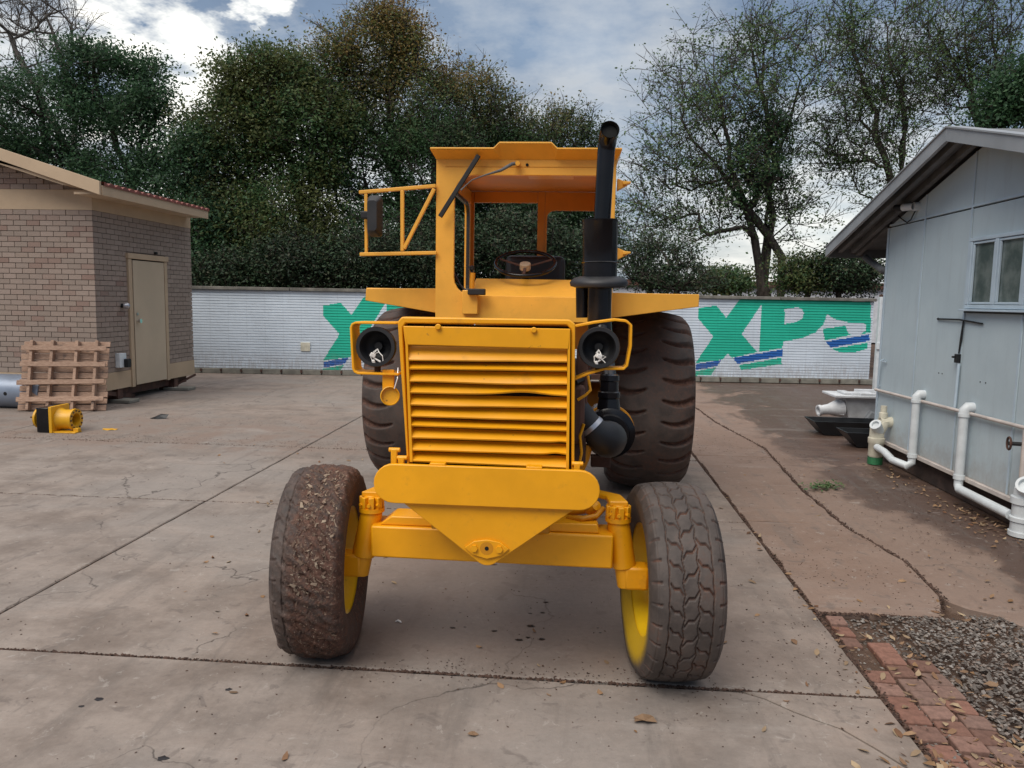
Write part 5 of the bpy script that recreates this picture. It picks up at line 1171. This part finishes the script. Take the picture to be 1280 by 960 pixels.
for k in range(10):
    n_ = 40; V = []; F = []
    for i in range(n_+1):
        t = i/n_; zx0 = 285+ (302-285)*((YL[k]-225)/470.); zx1 = 925-(925-921)*0
        def PT(yl, yr, Y, t=t):
            zx = (285+17*((yl-225)/470.))*(1-t)+924*t; zy = yl*(1-t)+yr*t; return at(420+zx/3.2, 360+zy/3.2, Y)
        d_lip = sum(am*exp(-((t-c_)/w_)**2) for c_, w_, am, dy in dents.get(k, [])); dy = sum(dd*exp(-((t-c_)/w_)**2) for c_, w_, am, dd in dents.get(k, []))
        wv = .3*sin(t*7+k*2.1)+.2*sin(t*17+k)
        top = PT(YL[k]+4, YR[k]+4, 2.915); mid = PT(YL[k]*.45+YL[k+1]*.55, YR[k]*.45+YR[k+1]*.55, 2.888); lip = PT(YL[k+1]-4.5-d_lip+wv, YR[k+1]-4.5-d_lip+wv, 2.872+dy+.001*wv); low = PT(YL[k+1]+1-d_lip+wv, YR[k+1]+1-d_lip+wv, 2.875+dy+.001*wv)
        back = low+Vector((0, .010, .004)); tb = top+Vector((0, .004, 0)); mb_ = mid+Vector((0, .004, 0)); lb = lip+Vector((0, .005, .001))
        V += [tuple(q) for q in (top, mid, lip, low, back, lb, mb_, tb)]
    for i in range(n_):
        for q in range(8): F.append((i*8+q, i*8+(q+1) % 8, i*8+8+(q+1) % 8, i*8+8+q))
    F += [tuple(range(8)), tuple(range(n_*8, n_*8+8))[::-1]]
    MB().add(V, F).build('louvre', Yw, tr, smooth=28)
MB().prism([gp_(512, 585, 2.96), gp_(503, 405, 2.96), gp_(715, 408, 2.96), gp_(716, 589, 2.96)], 2.953, 2.962).build('grille_dark_sheet', M['hole'], tr)  # black sheet added to stand in for the shade behind the louvres
# ---- headlights in strap brackets
def headlight(px, py, Y, r, wires):
    p = at(px, py, Y); h = bpy.data.objects.new('headlight', None); COL.objects.link(h); h.parent = tr; h.location = p-Vector(tr.location)
    MB().lathe(p, (0, -1, 0), [(-.07, .001), (-.068, r*.6), (-.05, r*.8), (.0, r*.97), (.03, r), (.036, r*.97), (.036, r*.80), (.028, r*.78), (-.01, r*.72), (-.03, r*.5), (-.04, .001)], 44).build('bucket', M['hose'], h, smooth=40)
    MB().cyl(p+Vector((0, .030, 0)), p+Vector((0, .012, 0)), r*.2, n=16).build('bulb_holder', M['matte_black'], h, smooth=40)
    m = MB(); m.box(p+Vector((-.012 if wires else .0, -.028, -r*.42)), (.022, .015, .017), (0, .5, .3)); m.box(p+Vector((-.008, -.03, -r*.75)), (.012, .01, .018), (.2, -.3, 0)); m.build('connector', M['wire'], h, bevel=.003)
    m = MB()
    for k in range(4): rr_ = random.Random(k+int(px)); m.tube([p+Vector((0, .0, -.01)), p+Vector((rr_.uniform(-.012, .012), -.02, -.02)), p+Vector((rr_.uniform(-.025, .03), -.03, -.035)), p+Vector((rr_.uniform(-.03, .03), -.028, -.06+rr_.uniform(-.01, .015)))], .0022, 5)
    m.build('wires', M['wire'], h, kind='stuff')
headlight(472, 433, 2.98, .079, 1); headlight(748.5, 434, 2.98, .080, 0)
def strap_px(name, pts, Y, w, t, **k):
    MB().strap([at(px, py, Y) for px, py in pts], w, t).build(name, Yw, tr, bevel=.002, seg=1)
strap_px('light_bracket', [(500, 403.5), (449, 403), (445, 405), (443.5, 409), (446, 459), (448, 463), (452, 465), (502, 466.5)], 3.0, .11, .009)
strap_px('light_bracket', [(719, 407.5), (742, 403), (768, 399.5), (782, 401), (788, 406), (787.5, 432), (783, 456), (779, 460), (755, 460), (735, 466), (718, 473)], 3.0, .075, .010)
for px, py in ((472, 461), (748, 461)):
    p = at(px, py, 2.99); MB().cyl((p.x, 2.99, p.z-.02), (p.x, 2.99, p.z+.03), .013, n=12).build('light_stud', M['rust'], tr)
# round cover hanging under the left light
p = at(485, 476, 2.97); MB().bx(p.x-.022, p.x+.025, 2.965, 2.975, p.z-.035, p.z+.045).build('cover_hanger', Yw, tr, bevel=.003)
p = at(487.5, 495, 2.95); cv_ = MB().lathe(p, (.25, -1, .15), [(-.01, .001), (-.01, .034), (.012, .038), (.014, .035), (-.003, .031), (-.004, .001)], 28).build('round_cover', M['bright_yellow'], tr, smooth=35)
MB().tube([p+Vector((.02, -.01, .03)), p+Vector((.03, .0, .07)), p+Vector((.028, .02, .11))], .003, 6).build('retaining_wire', M['steel'], cv_)
# ---- right side of the engine bay
def cylpx(a, b, Y, rpx, **k): return at(*a, Y), at(*b, Y), rpx/962*Y
MB().bx(.02, .07, 3.25, 3.31, .86, 1.36).build('radiator_post', M['rust'], tr, bevel=.006)
MB().tube([at(724, 588, 3.3), at(731, 572, 3.3), at(735, 556, 3.3)], .022, 14).build('coolant_pipe', M['yellow_dim'], tr, smooth=40)
MB().bx(.10, .19, 3.5, 3.56, .79, .84).build('step_bracket', M['rust'], tr, bevel=.004)
MB().tube([at(722, 590, 3.2), at(727, 566, 3.2), at(725, 545, 3.2), at(730, 530, 3.2)], .006, 8).build('fuel_line', Yw, tr, smooth=40)
MB().tube([at(722, 500, 3.1), at(732, 494, 3.1), at(738, 488, 3.12), at(735, 470, 3.15)], .006, 8).build('fuel_line', Yw, tr, smooth=40)
MB().tube([at(719, 478, 3.2), at(736, 470, 3.3), at(730, 500, 3.35), at(722, 530, 3.3)], .012, 8).build('hose_loop', M['hose'], tr, smooth=40)
MB().bx(-.02, .06, 3.2, 3.9, .95, 1.2).build('manifold', M['rust'], tr, bevel=.02)
a = at(762, 541, 3.55); r_can = 31/962*3.55
ac = MB().lathe(a, (0, -1, 0), [(-.32, .001), (-.32, r_can*.95), (-.02, r_can*.97), (-.01, r_can*1.02), (.015, r_can*1.02), (.02, r_can*.93), (.025, r_can*.8), (.04, r_can*.75), (.045, .001)], 44).build('air_cleaner', M['black'], tr, smooth=35)
MB().lathe(a, (0, -1, 0), [(-.10, r_can*.98), (-.10, r_can*1.05), (-.07, r_can*1.05), (-.07, r_can*.98)], 44).build('clamp_band', M['yellow_dim'], ac, smooth=35)
MB().lathe(at(761, 503, 3.6), (0, 0, 1), [(-.03, .055), (.02, .048), (.025, .052), (.05, .052), (.055, .044), (.10, .042), (.105, .046), (.13, .044), (.135, .001)], 26).build('inlet_neck', M['black'], ac, smooth=35)
MB().tube([at(762, 482, 3.62), at(758, 450, 3.8), at(752, 420, 3.95), at(750, 395, 4.0)], .038, 18).build('intake_pipe', M['black'], tr, smooth=45)
h = [at(700, 490, 3.25), at(716, 503, 3.27), at(728, 518, 3.28), at(737, 531, 3.28), at(746, 541, 3.28), at(754, 547, 3.30), at(760, 549, 3.36), at(762, 548, 3.46)]
rr_ = [.050, .050, .050, .052, .062, .076, .082, .078]
MB().tube(h, rr_, 22).build('elbow_hose', M['hose'], tr, smooth=60)
q = (h[4]-h[3]).normalized(); MB().lathe(h[3]+q*.01, q, [(-.010, .051), (-.010, .056), (.010, .058), (.010, .053)], 30).build('hose_clamp', M['steel'], tr, smooth=35)
# ---- exhaust
def P4(px, py): return at(px, py, 4.0)
b0, b1 = P4(749, 398), P4(749, 347)
MB().tube([P4(752, 440), b0, P4(750, 357), b1], [.062, .062, .062, .062], 26).build('exhaust_riser', M['black'], tr, smooth=45)
MB().tube([at(729, 397, 4.1), at(728.5, 352, 4.1)], .038, 18).build('exhaust_riser', M['black'], tr, smooth=45)
muf = MB().lathe(P4(749.5, 350), P4(750.5, 277)-P4(749.5, 350), [(0, .05), (.0, .088), (.085, .089), (.088, .093), (.092, .089), (.286, .089), (.292, .092), (.303, .092), (.304, .05)], 40).build('muffler', M['black'], tr, smooth=35)
MB().lathe(P4(748.5, 352), (-.02, -.06, 1), [(-.028, .125), (-.022, .145), (-.006, .149), (.006, .143), (.020, .125), (.028, .09)], 44).build('rain_shield', M['hose'], tr, smooth=45)
MB().lathe(P4(748.5, 352), (-.02, -.06, 1), [(-.028, .125), (-.03, .08)], 44).build('shield_base', M['hose'], tr, smooth=45)
p0, p1 = P4(752.5, 278), P4(757.5, 190); top = P4(760, 172)
pts_ = [p0, p0.lerp(p1, .5), p1, p1.lerp(top, .5)+Vector((0, -.003, 0)), top+Vector((0, -.03, .004)), top+Vector((.006, -.085, .022))]
pth = [.043, .043, .044, .045, .046, .047]
MB().tube(pts_, pth, 26, cap=False).build('exhaust_tip', M['black'], tr, smooth=60)
MB().tube([(p[0], p[1], p[2]) for p in pts_[2:]], [.039, .040, .041, .0445], 26, cap=False).build('exhaust_bore', M['hole'], tr, smooth=60)
MB().cyl(pts_[4]+Vector((0, -.015, .004)), pts_[4]+Vector((.002, -.030, .009)), .041, n=24).build('exhaust_dark_cap', M['hole'], tr)  # black disc added in the mouth to stand for the dark depth of the pipe
# ---- cab
CY0, CY1 = 5.2, 6.75
def c_(px, py, Y=CY0): p = at(px, py, Y); return p.x, p.z
xl, zt_ = c_(545.5, 197); xr = c_(771, 197)[0]; zb_ = c_(640, 398)[1]-.02; ztop = zt_+.03
il, ir = c_(567.5, 300)[0], c_(762, 300)[0]; it = c_(640, 219)[1]; ib = c_(640, 370)[1]
outer = [(xl, zb_)]*6+[(xr, zb_)]*6+[(xr, ztop)]*6+[(xl, ztop)]*6; inner = rounded(il, ir, ib, it, (.12, .03, .10, .13), 5)
# spread the outer ring so that the front panel has no folded faces
def spread(inner, x0, x1, z0, z1):
    out = []; cx, cz = (x0+x1)/2, (z0+z1)/2
    for x, z in inner:
        dx, dz = x-cx, z-cz; s = min((x1-cx)/abs(dx) if dx else 9e9, (z1-cz)/abs(dz) if dz else 9e9); out.append((cx+dx*s, cz+dz*s))
    for (X, Z) in ((x0, z0), (x1, z0), (x1, z1), (x0, z1)):
        k = min(range(len(out)), key=lambda i: (out[i][0]-X)**2+(out[i][1]-Z)**2); out[k] = (X, Z)
    return out
MB().frame(spread(inner, xl, xr, zb_, ztop), inner, CY0, CY0+.035).build('windscreen_frame', Yc, tr, bevel=.004)
# header strip seam and brim
MB().prism([(xl+.06, it+.052), (xr-.1, it+.052), (xr-.1, it+.056), (xl+.06, it+.056)], CY0-.003, CY0).build('header_seam', M['yellow_dim'], tr)
a_, b_ = c_(541, 187), c_(776.5, 189); zc_ = c_(640, 181)[1]; ze_ = c_(640, 188)[1]
xa, xb = a_[0], b_[0]; m1, m2, m3, m4 = c_(619, 187)[0], c_(626, 181)[0], c_(690, 181)[0], c_(697, 187)[0]
prof_ = [(xa, ze_), (m1, ze_), (m2, zc_), (m3, zc_), (m4, ze_), (xb, ze_)]
lowp = [(x, ze_-.012 if z == ze_ else zc_-.012) for x, z in prof_]
rf = MB(); n_ = len(prof_)
V = [(x, CY0-.10, z) for x, z in prof_]+[(x, CY0-.10, z) for x, z in lowp]+[(x, CY1+.08, z+.02) for x, z in prof_]+[(x, CY1+.08, z+.008) for x, z in lowp]
F = []
for k in range(n_-1): F += [(k, k+1, n_+k+1, n_+k), (2*n_+k, 3*n_+k, 3*n_+k+1, 2*n_+k+1), (k, 2*n_+k, 2*n_+k+1, k+1), (n_+k, n_+k+1, 3*n_+k+1, 3*n_+k)]
F += [(0, n_, 3*n_, 2*n_), (n_-1, 3*n_-1, 4*n_-1, 2*n_-1)]
rf.add(V, F).build('cab_roof', Yc, tr, bevel=.003)
# flared brim between roof and header, with the raised middle
V = [(x, CY0-.098, z-.013) for x, z in prof_]+[(xl+(x-xa)/(xb-xa)*(xr-xl), CY0-.002, it+.10) for x, z in prof_]
F = [(k, k+1, n_+k+1, n_+k) for k in range(n_-1)]
MB().add(V, F).build('roof_brim', Yc, tr)
for s in (-1, 1):
    x = xa if s < 0 else xb; xi = xl if s < 0 else xr
    MB().add([(x, CY0-.098, ze_-.013), (x, CY1+.06, ze_+.0), (xi, CY1, it+.08), (xi, CY0-.002, it+.10)], [(0, 1, 2, 3)]).build('roof_side', Yc, tr)
MB().bx(xl+.03, xr-.03, CY0+.04, CY1, it+.105, it+.112).build('headlining', M['ceiling'], tr)
pa = at(690, 232, 5.9); MB().bx(pa.x-.18, pa.x+.16, 5.72, 6.0, it+.097, it+.104).build('ceiling_panel', Yc, tr, bevel=.004)
# side frames with window openings (x-planes)
for s in (-1, 1):
    x = xl if s < 0 else xr-.035
    inn = rounded(CY0+.16, CY1-.18, ib-.02, it-.02, .10, 5)
    MB().frame(spread(inn, CY0+.036, CY1, zb_, it+.10), inn, x, x+.035, 'x').build('side_frame', Yc, tr, bevel=.004)
    inn2 = rounded(CY0+.185, CY1-.205, ib+.005, it-.045, .085, 5); MB().frame(inn, inn2, x-.004 if s > 0 else x+.018, x+.017 if s > 0 else x+.042, 'x').build('window_seal', M['hose'], tr)
# rear wall with two openings
def r_(px, py): p = at(px, py, CY1); return p.x, p.z
rl, rm0, rm1, rr2 = r_(593, 300)[0], r_(671.5, 300)[0], r_(680.5, 300)[0], r_(757, 300)[0]; rt1, rt2 = r_(640, 254)[1], r_(720, 264)[1]; rb_ = r_(640, 352)[1]-.15
for (x0_, x1_, z0_, z1_) in ((xl, rl, zb_, it+.1), (rl, rm0, rt1, it+.1), (rm0, rm1, rb_, it+.1), (rr2, xr, zb_, it+.1), (rl, rr2, zb_, rb_)):
    MB().bx(x0_+.001, x1_-.001, CY1-.035, CY1, z0_, z1_).build('rear_frame', M['ceiling'], tr, bevel=.003)
inn = rounded(rm1+.02, rr2-.02, rb_+.02, rt2, .06, 5)
MB().frame(spread(inn, rm1+.001, rr2-.001, rb_+.001, it+.1), inn, CY1-.03, CY1-.004).build('rear_window_frame', M['ceiling'], tr)
# scuttle: vertical lower panel and sloping dash cowl
x1_ = xr-.04; d0 = at(595, 345, 5.75); d1 = at(596, 370, CY0+.04)
MB().add([(il+.10, 5.236, ib-.004), (x1_, 5.236, ib-.004), (x1_, 5.62, d0.z-.02), (il+.10, 5.62, d0.z-.02), (il+.10, 5.236, ib-.024), (x1_, 5.236, ib-.024), (x1_, 5.62, d0.z-.04), (il+.10, 5.62, d0.z-.04)], [(0, 1, 2, 3), (4, 5, 6, 7), (0, 1, 5, 4), (1, 2, 6, 5), (2, 3, 7, 6), (3, 0, 4, 7)]).build('dash_cowl', Yc, tr, bevel=.004)
MB().bx(il+.10, x1_, 5.60, 5.63, 1.2, d0.z-.045).build('dash_panel', Yc, tr)
MB().bx(xl+.02, xr-.02, 5.24, CY1-.04, 1.02, 1.05).build('cab_floor', M['rust'], tr)
b = at(587, 374, 5.19); MB().bx(b.x-.045, b.x+.06, 5.15, 5.199, b.z-.10, b.z+.06).build('hinge_box', Yc, tr, bevel=.005)
b = at(596, 365, 5.12); bz = MB().bx(b.x-.06, b.x+.055, 5.10, 5.17, b.z-.02, b.z+.022).build('indicator_block', M['matte_black'], tr, bevel=.006)
b = at(590, 352, 5.3); MB().tube([b+Vector((0, 0, -.06)), b, b+Vector((.005, 0, .06))], .018, 12).build('control_lever', M['yellow_dim'], tr, smooth=40)
b = at(590, 335, 5.35); MB().lathe(b, (0, 0, 1), [(-.10, .008), (-.02, .008), (-.012, .018), (.01, .02), (.02, .001)], 12).build('lever_knob', M['matte_black'], tr, smooth=40)
MB().tube([at(567, 340, 5.35), at(575, 356, 5.3), at(585, 367, 5.25)], .008, 8).build('door_cable', M['hose'], tr, smooth=40)
# steering wheel and seat
sw = at(656.5, 329, 5.62); ax_ = Vector((0, -.50, 1)).normalized(); u_ = Vector((1, 0, 0)); v_ = ax_.cross(u_); ring = [sw+(u_*cos(2*pi*k/40)+v_*sin(2*pi*k/40))*.215 for k in range(41)]
swo = bpy.data.objects.new('steering_wheel', None); COL.objects.link(swo); swo.parent = tr; swo.location = sw-Vector(tr.location)
MB().tube(ring, .014, 10, cap=False).build('rim', M['black'], swo, smooth=60)
for a in (.35, pi-.35, 1.5*pi): MB().bar(sw-ax_*.03, sw+(u_*cos(a)+v_*sin(a))*.205, .022, .008, ax_).build('spoke', M['rust'], swo, bevel=.003)
MB().cyl(sw-ax_*.05, sw+ax_*.0, .04, n=20).build('boss', M['tan'], swo, bevel=.006)
MB().cyl(sw-ax_*.05, sw-ax_*.75, .03, n=16).build('steering_column', M['matte_black'], tr, smooth=40)
st = bpy.data.objects.new('seat', None); COL.objects.link(st); st.parent = tr; st.location = Vector((-.28, 6.35, 1.3))-Vector(tr.location)
a = at(632, 319, 6.45); b = at(706, 346, 6.45)
MB().bx(a.x, b.x, 6.42, 6.55, b.z-.35, a.z).build('backrest', M['seat'], st, bevel=.05, seg=4)
MB().bx(a.x-.03, b.x+.03, 6.0, 6.42, 1.38, 1.50).build('cushion', M['seat'], st, bevel=.04, seg=4)
MB().bx(a.x+.08, b.x-.08, 6.1, 6.35, 1.05, 1.38).build('pedestal', M['matte_black'], st)
# wiper
w0, w1 = at(598.5, 194, 5.13), at(550, 271, 5.13); MB().bar(w0, w1, .03, .022, (0, 1, 0)).build('wiper_blade', M['matte_black'], tr, bevel=.004)
MB().tube([at(647, 204, 5.19), at(640, 205, 5.12), at(626, 213, 5.11), at(606, 219, 5.11), at(590, 225, 5.12), at(582, 232, 5.12), at(576, 238, 5.12)], [.012, .012, .010, .005, .004, .004, .006], 8).build('wiper_arm', M['soffit'], tr, smooth=50)
MB().cyl(at(647, 204, 5.2), at(647, 204, 5.14), .016, n=12).build('wiper_pivot', Yc, tr, smooth=40)
MB().cyl(at(659, 206, 5.2), at(659, 206, 5.19), .010, n=10).build('bolt_hole', M['hole'], tr)
# mirror and its bracket
mb = bpy.data.objects.new('mirror_bracket', None); COL.objects.link(mb); mb.parent = tr; mb.location = at(500, 270, 5.15)-Vector(tr.location)
def tb(name, a, b, r): MB().bar(at(*a, 5.18), at(*b, 5.18), r*1.7, r*1.7, (0, 1, 0)).build(name, Yc, mb, bevel=.004)
tb('top_bar', (449, 240.5), (545, 232.5), .014); tb('bottom_bar', (450, 318), (546, 316), .014); tb('outer_upright', (457.5, 242), (458, 317), .012); tb('middle_upright', (503, 238), (503, 314), .014); tb('brace', (505, 311), (543, 236), .014)
p = at(468, 271, 5.1); z0_, z1_ = at(468, 296, 5.1).z, at(468, 244, 5.1).z
mi_ = bpy.data.objects.new('mirror', None); COL.objects.link(mi_); mi_.parent = tr; mi_.location = p-Vector(tr.location)
ring0 = rounded(p.x-.048, p.x+.052, z0_, z1_, .03, 4); ring1 = [(p.x+(x-p.x)*.62-.005, p.z+(z-p.z)*.72) for x, z in ring0]; n_ = len(ring0)
MB().add([(x, 5.12, z) for x, z in ring0]+[(x, 5.105, z) for x, z in ring0]+[(x, 5.05, z) for x, z in ring1], [(k, (k+1) % n_, n_+(k+1) % n_, n_+k) for k in range(n_)]+[(n_+k, n_+(k+1) % n_, 2*n_+(k+1) % n_, 2*n_+k) for k in range(n_)]+[tuple(range(2*n_, 3*n_)), tuple(range(n_))[::-1]]).build('housing', M['hose'], mi_, smooth=35)
MB().box(at(458, 269, 5.13), (.07, .05, .05)).build('clamp', M['matte_black'], mi_, bevel=.008)
# hinge horns on the right post
for py in (231, 317):
    p = at(774, py, 5.3); MB().prism([(p.x-.015, p.z+.035), (p.x+.055, p.z+.006), (p.x+.055, p.z-.006), (p.x-.015, p.z-.045)], 5.25, 5.31).build('door_hinge', Yc, tr, bevel=.003)
    MB().prism([(p.x+.02, p.z+.012), (p.x+.07, p.z+.008), (p.x+.07, p.z-.004), (p.x+.02, p.z-.012)], 5.2, 5.25).build('door_hinge', Yc, tr, bevel=.003)
# ---- fenders
def f_(px, py, Y=5.42): p = at(px, py, Y); return p.x, p.z
for q in ([f_(458.5, 360.5), (xl+.004, f_(545, 360.5)[1]), (xl+.004, f_(545, 392)[1]), f_(457.5, 375.5)], [(xr-.004, f_(772, 366)[1]), f_(873.5, 368), f_(873, 383.5), (xr-.004, f_(770, 398)[1])]):
    MB().prism(q, 5.40, 5.42).build('fender_front', Yc, tr, bevel=.004)
    xs = sorted(x for x, z in q); zt2 = max(z for x, z in q); x0_, x1_ = xs[0], xs[-1]
    MB().bx(x0_+.002, x1_-.002, 5.424, 7.1, zt2-.02, zt2-.004).build('fender_top', Yc, tr, bevel=.004)
    lo = q[3] if q[0][0] < -1 else q[2]
    xo = q[0][0] if q[0][0] < -1 else q[1][0]-.014
    MB().bx(xo+.002, xo+.012, 5.425, 7.1, lo[1]+.01, zt2-.022).build('fender_skirt', Yc, tr)
    xi_ = xl+.01 if q[0][0] < -1 else xr-.03
    MB().bx(xi_, xi_+.015, 5.45, 7.1, .9, zt2-.022).build('fender_inner', M['yellow_dim'], tr)
for s in (-1,):
    x = XC+s*.62
    MB().bx(min(x, x+s*.12), max(x, x+s*.12), 5.5, 5.56, 1.0, 1.12).build('step_plate', M['yellow_dim'], tr, bevel=.004)
